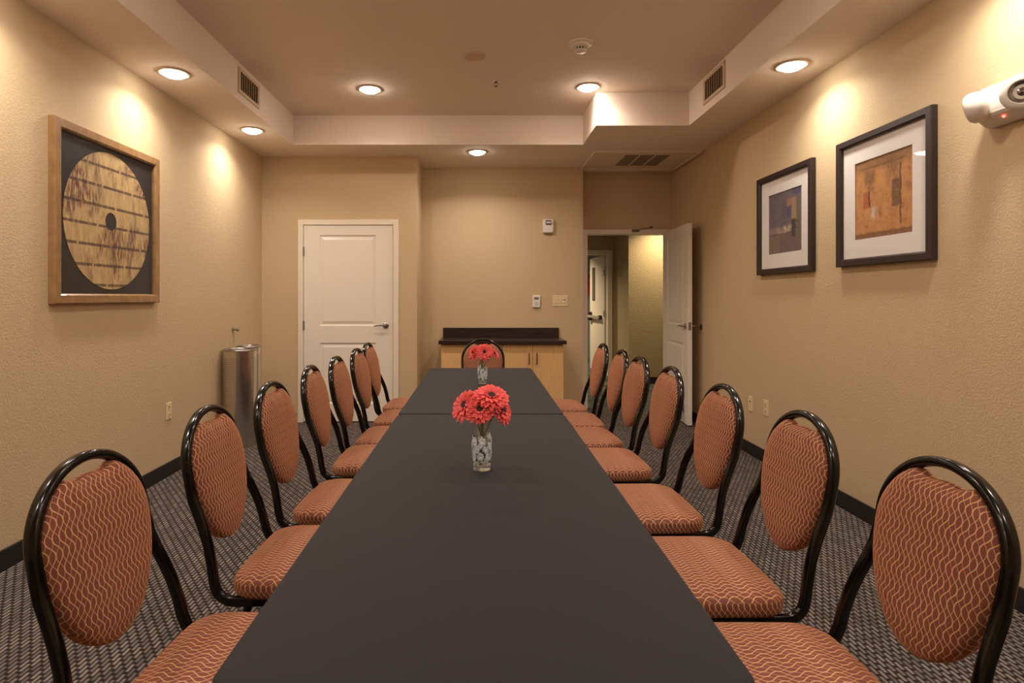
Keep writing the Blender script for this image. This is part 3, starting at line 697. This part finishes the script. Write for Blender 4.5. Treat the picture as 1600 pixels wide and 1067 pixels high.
def stopper(x, y, z, s, label):
    bm = bmesh.new(); M0 = T((x, y, z)) @ Rm(s*PI/2, 'Y')
    lathe(bm, [(0.022, 0), (0.022, 0.004), (0.009, 0.008), (0.008, 0.03), (0.014, 0.035), (0.015, 0.052), (0.011, 0.056), (0, 0.056)], 24, M0, cap=False)
    return tag(obj('wall_door_stop', bm, M_STEEL, None, 40), label, 'door stop', 'round metal wall stops')
stopper(XL, 5.33, 0.994, 1, 'small round metal wall stop on the left wall above the bins')
bm = bmesh.new(); lathe(bm, [(0.032, 0), (0.032, 0.006), (0.024, 0.010), (0.012, 0.008), (0, 0.008)], 24, T((XR, 5.87, 0.99)) @ Rm(-PI/2, 'Y'), cap=False)
tag(obj('wall_door_bumper', bm, M_STEEL, None, 40), 'round metal bumper on the right wall just behind the open door', 'door stop', 'round metal wall stops')

# ================================================================ cabinets and worktop
CYF = 6.05
def cabinet(x0, x1, label):
    t = thing('base_cabinet', label, 'cabinet', ((x0+x1)/2, CYF+0.25, 0), group='maple base cabinets under the worktop')
    w = (x1-x0)/2; yf = -0.25; yb = YA-0.002-(CYF+0.25)
    obj('body', B((-w, w, yf+0.02, yb, 0.09, 0.80), (-w, w, yf+0.08, yb, 0.0, 0.09)), M_MAPLE, t)
    for s in (-1, 1):
        a, b_ = sorted((s*0.002, s*(w-0.002)))
        d = obj('door', B((a, b_, yf, yf+0.019, 0.095, 0.797), bev=0.0012), M_MAPLE, t)
        x = s*0.04; bm = bmesh.new()
        sweep(bm, smoothpath([(x, yf, 0.60), (x, yf-0.026, 0.607), (x, yf-0.030, 0.655), (x, yf-0.026, 0.703), (x, yf, 0.71)], 5), rsec(0.011, 0.007), ref=Vector((1, 0, 0)))
        obj('handle', bm, M_PULL, d, 40)
    return t
cabinet(-0.402, 0.229, 'pale maple two-door cabinet, left one, behind the head chair')
cabinet(0.231, 0.863, 'pale maple two-door cabinet, right one, with two dark pulls in view')
w_ = thing('worktop', 'dark espresso worktop with low backsplash on the maple cabinets', 'worktop', (0.2305, 6.28, 0.805))
obj('slab', B((-0.6565, 0.6585, -0.28, YA-6.28-0.001, 0.0, 0.04), bev=0.004), M_WORKTOP, w_)
obj('backsplash', B((-0.642, 0.652, YA-6.28-0.020, YA-6.28-0.001, 0.041, 0.144), bev=0.002), M_WORKTOP, w_)

# ================================================================ bins
def bin_(x, y, r, h, label):
    t = thing('waste_bin', label, 'bin', (x, y, 0), group='steel bins in the back left corner')
    bm = bmesh.new(); lathe(bm, [(r, 0.0), (r, h-0.004)], 56, cap=False, uv=True); lathe(bm, [(r-0.003, h-0.004), (r-0.003, 0.01), (0.0, 0.01)], 56, cap=False, uv=True)
    obj('body', bm, M_PERF, t, 40, norm=False)
    bm = bmesh.new(); lathe(bm, [(r-0.016, h-0.02), (r-0.016, h), (r-0.012, h+0.004), (r-0.002, h+0.004), (r+0.002, h), (r+0.002, h-0.012)], 56, cap=False); obj('rim', bm, M_STEEL, t, 50)
    bm = bmesh.new(); lathe(bm, [(r-0.017, h-0.02), (r-0.03, 0.02), (0.0, 0.02)], 40, cap=False); obj('liner', bm, M_DARK, t, 40)
    return t
bin_(-2.10, 5.12, 0.140, 0.835, 'perforated stainless steel bin, the nearer one against the left wall')
bin_(-2.138, 5.42, 0.105, 0.84, 'narrower perforated steel bin tucked behind the nearer bin')

# ================================================================ tables and cloths
def rrect(x0, x1, y0, y1, r, n=8):
    out = []
    for cx, cy, a in ((x1-r, y1-r, 0), (x0+r, y1-r, PI/2), (x0+r, y0+r, PI), (x1-r, y0+r, 3*PI/2)):
        for k in range(n+1):
            t = a+PI/2*k/n; out.append((cx+r*math.cos(t), cy+r*math.sin(t)))
    return out
def densify(pts, step):
    out = []
    for i, p in enumerate(pts):
        q = pts[(i+1) % len(pts)]; d = math.hypot(q[0]-p[0], q[1]-p[1]); n = max(1, int(d/step))
        for k in range(n): out.append((p[0]+(q[0]-p[0])*k/n, p[1]+(q[1]-p[1])*k/n))
    return out
def table(y0, y1, tlabel, clabel, seed):
    x0, x1 = -0.3825, 0.392; cx = (x0+x1)/2; cy = (y0+y1)/2
    t = thing('folding_table', tlabel, 'table', (cx, cy, 0), group='folding tables end to end')
    hw, hl = (x1-x0)/2-0.008, (y1-y0)/2-0.008
    obj('tabletop', B((-hw, hw, -hl, hl, TT-0.035, TT-0.006), bev=0.006), M_TABLE, t)
    obj('apron', B((-hw+0.08, -hw+0.10, -hl+0.1, hl-0.1, TT-0.075, TT-0.035), (hw-0.10, hw-0.08, -hl+0.1, hl-0.1, TT-0.075, TT-0.035)), M_LEG, t)
    for sy in (-1, 1):
        for sx in (-1, 1):
            bm = bmesh.new(); sweep(bm, [(sx*0.23, sy*(hl-0.22), 0.0), (sx*0.23, sy*(hl-0.22), TT-0.036)], circ(0.0135, 14), ref=Vector((1, 0, 0))); obj('leg', bm, M_LEG, t, 40)
        bm = bmesh.new(); sweep(bm, [(-0.23, sy*(hl-0.22), 0.25), (0.23, sy*(hl-0.22), 0.25)], circ(0.009, 10), ref=Vector((0, 0, 1))); obj('cross_bar', bm, M_LEG, t, 40)
    # cloth
    rnd = random.Random(seed); ph = [rnd.uniform(0, 6.28) for _ in range(4)]
    base = densify(rrect(x0, x1, y0, y1, 0.028, 6), 0.02); n = len(base)
    bm = bmesh.new(); rings = []
    def ring(inset, z, wav=0.0):
        r = []; L = 0.0
        for i, (x, y) in enumerate(base):
            p = base[i-1]; L += math.hypot(x-p[0], y-p[1])
            nx = (x-cx)/(x1-x0)*2; ny = (y-cy)/(y1-y0)*2
            m_ = abs(nx) > abs(ny)
            ox = inset*(-1 if x > cx else 1) if abs(nx) > 0.9 else 0; oy = inset*(-1 if y > cy else 1) if abs(ny) > 0.96 else 0
            w = wav*(math.sin(L*17+ph[0])+0.6*math.sin(L*29+ph[1]))
            if abs(nx) > 0.9: ox += w*(1 if x > cx else -1)
            if abs(ny) > 0.96 and abs(y-2.717) > 0.05: oy += w*(1 if y > cy else -1)
            r.append(bm.verts.new((x+ox, y+oy, z)))
        rings.append(r)
    for args in ((0.010, TT+0.0005), (0.004, TT), (0.001, TT-0.003), (0.0, TT-0.008), (-0.001, TT-0.03, 0.0004), (-0.002, TT-0.08, 0.0018), (-0.003, TT-0.15, 0.0032), (-0.003, TT-0.22, 0.0045)): ring(*args)
    for k in range(len(rings)-1):
        for i in range(n): bm.faces.new((rings[k][i], rings[k][(i+1) % n], rings[k+1][(i+1) % n], rings[k+1][i]))
    bm.faces.new(rings[0])
    o = obj('tablecloth', bm, M_CLOTH, None, 60)
    # hem thickness
    return tag(o, clabel, 'tablecloth', 'black tablecloths')
table(0.812, 2.709, 'folding table under the near black cloth, carrying the large red bouquet', 'black cloth over the near table, closest to the camera', 3)
table(2.726, 4.50, 'folding table under the far black cloth, in front of the head chair', 'black cloth over the far table, beyond the seam', 8)

# ================================================================ banquet chairs
CH, CA, CZC, TILT, CXR = 0.933, 0.186, 0.763, 0.1686, 0.2918
def xp(z): return -(CXR+(z-0.46)*TILT)
def make_chair():
    t = thing('banquet_chair', '', 'chair')
    # frame: front leg top -> seat rail -> post -> hoop -> post -> seat rail, one continuous tube
    ac = CA-0.012; top = CH-0.012
    side = []
    R = 0.055; zr = 0.398
    side.append((0.175, 0.19, zr))
    for k in range(6): side.append((0.16-0.34*k/5, 0.19+0.003*k, zr))
    xb = -0.247
    for k in range(1, 8):
        a = PI/2*k/8; side.append((-0.185-(abs(xb)-0.185)*math.sin(a), 0.206-0.004*k/8, zr+0.05*(1-math.cos(a))))
    for z, y, x_ in ((0.455, 0.200, -0.251), (0.50, 0.196, -0.259), (0.555, 0.189, -0.273), (0.60, 0.183, -0.290), (0.64, 0.178, -0.308), (0.68, ac+0.001, -0.325), (0.72, ac, xp(0.72)+0.001)): side.append((x_, y, z))
    hoop = []
    for k in range(0, 41):
        a = PI*k/40; z = CZC+(top-CZC)*math.sin(a); hoop.append((xp(z), ac*math.cos(a), z))
    path = side + hoop + [(x, -y, z) for x, y, z in side[::-1]]
    nv = len(path)
    def ref(i):
        # keep one section axis in the tilted back plane normal / downwards along the rails
        x, y, z = path[i]
        P = Vector(path[min(i+1, nv-1)])-Vector(path[max(i-1, 0)]); P.normalize()
        if z > 0.45: return Vector((1, 0, TILT))
        s = 1 if y > 0 else -1
        return P.cross(Vector((0, 1, 0)))*(s) if abs(P.dot(Vector((0, 1, 0)))) < 0.9 else Vector((1, 0, 0))
    bm = bmesh.new()
    # sweep by hand so that the section never flips
    sec = rsec(0.029, 0.023, e=3.0, seg=16); rings = []; pa = None
    P = [Vector(p) for p in path]
    for i in range(nv):
        tt = (P[min(i+1, nv-1)]-P[max(i-1, 0)]).normalized()
        a = ref(i); a = (a-tt*a.dot(tt)).normalized()
        if pa is not None and a.dot(pa) < 0: a = -a
        pa = a; c = tt.cross(a)
        rings.append([bm.verts.new(P[i]+a*u+c*v) for u, v in sec])
    for k in range(nv-1):
        for i in range(16): bm.faces.new((rings[k][i], rings[k][(i+1) % 16], rings[k+1][(i+1) % 16], rings[k+1][i]))
    bm.faces.new(rings[0]); bm.faces.new(rings[-1][::-1])
    obj('frame', bm, M_FRAMEBLK, t, 50)
    for s in (-1, 1):
        bm = bmesh.new(); sweep(bm, smoothpath([(0.165, s*0.19, zr+0.005), (0.182, s*0.19, 0.37), (0.192, s*0.192, 0.30), (0.205, s*0.195, 0.012)], 6), rsec(0.024, 0.022, e=2.6), ref=Vector((0, 1, 0)))
        l = obj('leg', bm, M_FRAMEBLK, t, 50)
        bm = bmesh.new(); lathe(bm, [(0.0, 0.0), (0.014, 0.0), (0.015, 0.018), (0.0, 0.018)], 14, T((0.205, s*0.195, 0.0)), cap=False); obj('foot_glide', bm, M_DARK, l, 40)
        bm = bmesh.new(); sweep(bm, smoothpath([(-0.150, s*0.185, zr-0.005), (-0.165, s*0.187, 0.34), (-0.20, s*0.19, 0.20), (-0.245, s*0.193, 0.012)], 6), rsec(0.024, 0.022, e=2.6), ref=Vector((0, 1, 0)))
        l = obj('leg', bm, M_FRAMEBLK, t, 50)
        bm = bmesh.new(); lathe(bm, [(0.0, 0.0), (0.014, 0.0), (0.015, 0.018), (0.0, 0.018)], 14, T((-0.245, s*0.193, 0.0)), cap=False); obj('foot_glide', bm, M_DARK, l, 40)
    bm = bmesh.new(); sweep(bm, [(-0.14, -0.19, zr), (-0.14, 0.19, zr)], circ(0.009, 10), ref=Vector((0, 0, 1))); sweep(bm, [(0.14, -0.19, zr), (0.14, 0.19, zr)], circ(0.009, 10), ref=Vector((0, 0, 1)))
    obj('seat_rail', bm, M_FRAMEBLK, t, 40)
    # seat cushion
    bm = bmesh.new(); lay = bm.loops.layers.uv.new('UVMap')
    o0 = densify(rrect(-0.206, 0.215, -0.218, 0.218, 0.075, 10), 0.02)
    # slightly bowed edges
    out = []
    for x, y in o0:
        bow = 0.008*(1-(y/0.218)**2); out.append((x-(bow if x < -0.15 else 0)+(bow if x > 0.15 else 0), y*(1.0+0.015*math.cos(x*7))))
    prof = [(0.985, 0.411), (0.996, 0.414), (1.006, 0.424), (1.008, 0.436), (1.003, 0.4475), (0.994, 0.4515), (0.990, 0.4505), (0.982, 0.4535), (0.95, 0.460), (0.88, 0.4665), (0.75, 0.4725), (0.55, 0.4765), (0.3, 0.4785)]
    nn = len(out); rings = []; per = [0.0]
    for i in range(1, nn+1):
        p, q = out[i-1], out[i % nn]; per.append(per[-1]+math.hypot(p[0]-q[0], p[1]-q[1]))
    for s, z in prof: rings.append([bm.verts.new((x*s, y*s, z)) for x, y in out])
    for k in range(len(rings)-1):
        for i in range(nn):
            f = bm.faces.new((rings[k][i], rings[k][(i+1) % nn], rings[k+1][(i+1) % nn], rings[k+1][i]))
            if k < 6:
                for l, (ii, kk) in zip(f.loops, ((i, k), (i+1, k), (i+1, k+1), (i, k+1))): l[lay].uv = (per[ii], prof[kk][1]*1.05+0.012)
            else:
                for l in f.loops: l[lay].uv = (l.vert.co.y, l.vert.co.x)
    f = bm.faces.new(rings[-1])
    for l in f.loops: l[lay].uv = (l.vert.co.y, l.vert.co.x)
    bm.faces.new(rings[0][::-1])
    obj('seat', bm, M_FABRIC, t, 70)
    # back cushion filling the hoop below a concave hand-hold
    bm = bmesh.new(); lay = bm.loops.layers.uv.new('UVMap')
    zc, hw, up, dn = 0.755, 0.168, 0.156, 0.2465
    oc = []
    m = 120
    for k in range(m):
        a = 2*PI*k/m; c, s = math.cos(a), math.sin(a)
        y = hw*c; z = zc+(up if s > 0 else dn)*s
        # notch: solve along the ray from the centre
        r = 1.0
        if s > 0.3:
            for _ in range(40):
                yy, zz = y*r, zc+(z-zc)*r
                lim = 0.874+2.9*yy*yy
                if zz > lim: r *= 0.995
                else: break
        oc.append((y*r, zc+(z-zc)*r))
    zm = 0.70
    UVM = {}
    def layer(rho, dx, ruv):
        vs = [bm.verts.new((xp(z_)+dx, y_, z_)) for y_, z_ in ((y*rho, zm+(z-zm)*rho) for y, z in oc)]
        for v_, (y, z) in zip(vs, oc): UVM[v_] = (y*ruv, (zm+(z-zm)*ruv)*1.014)
        return vs
    rr = []
    for rho, dx in ((0.3, 0.040), (0.55, 0.0395), (0.75, 0.037), (0.88, 0.032), (0.96, 0.025), (0.99, 0.018), (1.0, 0.008), (1.0, -0.006), (0.985, -0.014), (0.94, -0.018), (0.7, -0.021), (0.3, -0.022)): rr.append(layer(rho, dx, rho+max(0.0, (0.037-dx)*4.2) if rho > 0.8 or dx < 0.03 else rho))
    for k in range(len(rr)-1):
        for i in range(m): bm.faces.new((rr[k][i], rr[k][(i+1) % m], rr[k+1][(i+1) % m], rr[k+1][i]))
    bm.faces.new(rr[0]); bm.faces.new(rr[-1][::-1])
    for f in bm.faces:
        for l in f.loops: l[lay].uv = UVM[l.vert]
    obj('backrest', bm, M_FABRIC, t, 70)
    return t
def copy_tree(o, parent=None):
    c = o.copy(); COL.objects.link(c); c.parent = parent
    for ch in [x for x in KIDS.get(o.name, [])]: copy_tree(ch, c)
    return c
LEFT = [(-0.539, 1.324, -2.6), (-0.526, 1.913, -0.8), (-0.518, 2.452, -2.9), (-0.525, 3.073, 0.0), (-0.508, 3.546, -1.3), (-0.502, 4.092, -2.8), (-0.522, 4.599, -3.5)]
RIGHT = [(0.657, 1.279, 0.0), (0.646, 1.815, 0.8), (0.634, 2.383, 1.8), (0.622, 3.003, 2.1), (0.604, 3.517, 3.6), (0.607, 4.000, 0.4), (0.589, 4.523, 1.7)]
WHICH = ['nearest the camera', 'second from the camera', 'third from the camera', 'fourth from the camera, mid row', 'third from the back wall end', 'second from the back wall end', 'farthest from the camera']
chair0 = make_chair()
KIDS = {}
for x in list(S.objects):
    if x.parent is not None: KIDS.setdefault(x.parent.name, []).append(x)
used = False
for rowname, rows, base in (('left', LEFT, 0.0), ('right', RIGHT, PI)):
    for i, (x, y, yaw) in enumerate(rows):
        c = chair0 if not used else copy_tree(chair0)
        used = True
        c.location = (x, y, 0); c.rotation_euler = (0, 0, base+math.radians(yaw))
        c['label'] = 'copper patterned oval-back banquet chair, %s in the %s row' % (WHICH[i], rowname)
        c['group'] = 'banquet chairs along the table'
c = copy_tree(chair0); c.location = (0.025, 4.655, 0); c.rotation_euler = (0, 0, -PI/2)
c['label'] = 'copper patterned oval-back banquet chair at the far head of the table, before the cabinets'; c['group'] = 'banquet chairs along the table'

# ================================================================ vases and gerberas
def vase(x, y, h, label, seed):
    t = thing('glass_vase', label, 'vase', (x, y, TT+0.0008), (0, 0, seed*0.7), group='glass vases on the table')
    k = h/0.168
    prof = [(0.029, 0.0), (0.030, 0.010), (0.0305, 0.022), (0.034, 0.045), (0.0365, 0.068), (0.0355, 0.090), (0.030, 0.118), (0.025, 0.142), (0.0245, 0.155), (0.0275, 0.168)]
    bm = bmesh.new(); lathe(bm, [(r*k, z*k) for r, z in prof]+[((r-0.0015)*k, z*k) for r, z in prof[::-1] if z > 0.015], 40, cap=False)
    obj('glass_body', bm, M_VASEG, t, 50)
    bm = bmesh.new(); lathe(bm, [(0.0, 0.0), (0.028*k, 0.0), (0.0285*k, 0.016*k), (0.0, 0.017*k)], 32, cap=False); obj('glass_base', bm, M_THICKG, t, 40)
    rnd = random.Random(seed)
    def rad(z):
        for (r0, z0), (r1, z1) in zip(prof, prof[1:]):
            if z0 <= z <= z1: return r0+(r1-r0)*(z-z0)/(z1-z0)
        return 0.03
    bm = bmesh.new()
    for fz, nf in ((0.036, 7), (0.047, 8), (0.059, 9), (0.071, 9), (0.083, 8), (0.095, 6), (0.105, 3)):
        for j in range(nf):
            a = 2*PI*(j+rnd.random()*0.5)/nf; r = (rad(fz)-0.0065)*k
            c0 = Vector((r*math.cos(a), r*math.sin(a), (fz+rnd.uniform(-.004, .004))*k)); nrm = Vector((math.cos(a), math.sin(a), 0))
            q = nrm.to_track_quat('Z', 'Y').to_matrix().to_4x4()
            np_ = rnd.choice((7, 8, 9)); L = rnd.uniform(0.008, 0.012)*k
            for p in range(np_):
                b2 = bmesh.new(); w = L*0.34
                vs = [b2.verts.new(v) for v in ((0, 0, 0), (L*0.5, w, 0.001), (L, w*0.55, -0.0012), (L*1.06, 0, -0.0015), (L, -w*0.55, -0.0012), (L*0.5, -w, 0.001))]
                b2.faces.new(vs)
                merge(bm, b2, T(c0) @ q @ Rm(2*PI*p/np_+rnd.random()*0.3, 'Z') @ Rm(rnd.uniform(-0.5, 0.0), 'Y'))
    obj('blossom_decoration', bm, M_BLOSSOM, t, norm=False)
    bm = bmesh.new()
    for j in range(26):
        a = rnd.random()*2*PI; z = rnd.uniform(0.020, 0.044)*k if j < 18 else rnd.uniform(0.05, 0.10)*k
        r = (rad(z/k)-(0.007 if j < 18 else 0.010))*k; L = rnd.uniform(0.008, 0.014)*k
        q = Vector((math.cos(a), math.sin(a), 0)).to_track_quat('Z', 'Y').to_matrix().to_4x4()
        b2 = bmesh.new(); b2.faces.new([b2.verts.new(v) for v in ((0, 0, 0), (L*0.5, L*0.25, 0.001), (L, 0, 0), (L*0.5, -L*0.25, 0.001))])
        merge(bm, b2, T((r*math.cos(a), r*math.sin(a), z)) @ q @ Rm(rnd.random()*6.28, 'Z'))
    obj('leaf_decoration', bm, M_LEAF, t, norm=False)
    return t
def gerbera(name, head, d, R, foot, label, group, seed):
    """head/foot: world points; d: facing direction; R: flower radius"""
    rnd = random.Random(seed); t = thing(name, label, 'flower', foot, group=group)
    O = Vector(foot); Hd = Vector(head)-O; d = Vector(d).normalized()
    q = d.to_track_quat('Z', 'Y').to_matrix().to_4x4(); Mh = T(Hd) @ q
    bm = bmesh.new(); lay = bm.loops.layers.uv.new('UVMap')
    for layer, (n, L, lift, w0) in enumerate(((18, 1.0, 0.02, 0.125), (17, 0.93, 0.14, 0.12), (14, 0.72, 0.32, 0.10), (14, 0.40, 0.6, 0.06))):
        for i in range(n):
            a = 2*PI*(i+rnd.uniform(-.25, .25)+0.5*(layer % 2))/n; LL = L*R*rnd.uniform(0.92, 1.05); w = w0*R*rnd.uniform(0.9, 1.1); lf = lift+rnd.uniform(-.05, .06)
            M1 = Mh @ Rm(a, 'Z') @ T((0, 0, 0.0015*layer)) @ Rm(rnd.uniform(-.2, .2), 'X')
            droop = rnd.uniform(0.02, 0.16) if layer < 2 else 0.0
            prev = None; K = 6
            for k in range(K+1):
                s = k/K; x = R*0.10+(LL-R*0.10)*s; z = lf*LL*math.sin(s*1.5)*0.6-droop*LL*s*s*s
                ww = w*(0.42+0.75*math.sin(min(1, s*0.9+0.08)*PI*0.62)) if s < 0.8 else w*(1.06*math.sqrt(max(0.0, 1-((s-0.8)/0.2)**2))*0.95+0.08)
                row = [bm.verts.new(M1 @ Vector((x, yy*ww, z+cz*ww))) for yy, cz in ((-1, 0.22), (0, -0.08), (1, 0.22))]
                if prev:
                    for j in range(2):
                        f = bm.faces.new((prev[j], prev[j+1], row[j+1], row[j]))
                        for l, (jj, sv) in zip(f.loops, ((j, (k-1)/K), (j+1, (k-1)/K), (j+1, s), (j, s))): l[lay].uv = (jj/2+i, 0.25+0.75*sv)
                prev = row
    obj('petals', bm, M_PETAL, t, 80, norm=False)
    bm = bmesh.new(); lathe(bm, [(0.0, -0.006), (R*0.16, -0.003), (R*0.22, 0.003), (R*0.20, 0.0085), (R*0.12, 0.0095), (0.0, 0.007)], 20, Mh, cap=False); obj('flower_centre', bm, M_FCENTER, t, 60)
    bm = bmesh.new()
    back = Hd-d*0.006
    pts = smoothpath([Vector((0, 0, 0)), Vector((Hd.x*0.30, Hd.y*0.30, Hd.z*0.55)), back-d*0.03+Vector((0, 0, -0.008)), back], 8)
    sweep(bm, pts, circ(0.0026, 8), ref=Vector((0, 1, 0.01))); obj('stem', bm, M_STEM, t, 60)
    return t
def P(px, py, y): return Vector(((px-CX)*y/F, y, EYE-(py-CY)*y/F))
V1 = (0.006, 1.845); V2 = (0.016, 3.69)
vase(V1[0], V1[1], 0.168, 'clear glass vase with white blossom pattern on the near table', 2)
vase(V2[0], V2[1], 0.160, 'clear glass vase with white blossom pattern on the far table', 5)
g = 'red gerberas in the near vase'
gerbera('gerbera', P(727, 633, 1.82), (-0.62, -0.60, 0.50), 0.056, (V1[0]+0.012, V1[1], TT+0.03), 'coral red gerbera at the left of the near bouquet, facing left', g, 1)
gerbera('gerbera', P(768, 619, 1.81), (0.10, -0.50, 0.86), 0.058, (V1[0]-0.012, V1[1]+0.006, TT+0.03), 'coral red gerbera at the top of the near bouquet, tilted upward', g, 2)
gerbera('gerbera', P(750, 639, 1.79), (-0.10, -0.80, 0.45), 0.050, (V1[0]+0.002, V1[1]-0.010, TT+0.03), 'coral red gerbera low in the middle of the near bouquet, dark centre showing', g, 3)
gerbera('gerbera', P(785, 641, 1.86), (0.70, -0.50, 0.35), 0.048, (V1[0]-0.014, V1[1]-0.004, TT+0.03), 'darker red gerbera at the lower right of the near bouquet', g, 4)
gerbera('gerbera', P(754, 626, 1.90), (-0.05, 0.2, 0.95), 0.050, (V1[0]+0.004, V1[1]+0.012, TT+0.03), 'coral red gerbera at the back of the near bouquet, mostly hidden', g, 5)
g = 'red gerberas in the far vase'
gerbera('gerbera', P(757, 550, 3.62), (0.0, -0.93, 0.30), 0.056, (V2[0]-0.008, V2[1], TT+0.03), 'red gerbera facing the camera in the far bouquet, dark centre showing', g, 6)
gerbera('gerbera', P(740, 551, 3.66), (-0.75, -0.5, 0.25), 0.050, (V2[0]+0.012, V2[1]-0.004, TT+0.03), 'red gerbera at the left of the far bouquet, turned left', g, 7)
gerbera('gerbera', P(772, 552, 3.68), (0.70, -0.30, 0.60), 0.046, (V2[0]-0.014, V2[1]+0.004, TT+0.03), 'red gerbera at the right of the far bouquet, turned right', g, 8)
gerbera('gerbera', P(752, 545, 3.74), (-0.1, 0.2, 0.95), 0.048, (V2[0], V2[1]+0.012, TT+0.03), 'red gerbera at the back of the far bouquet, top petals showing', g, 9)
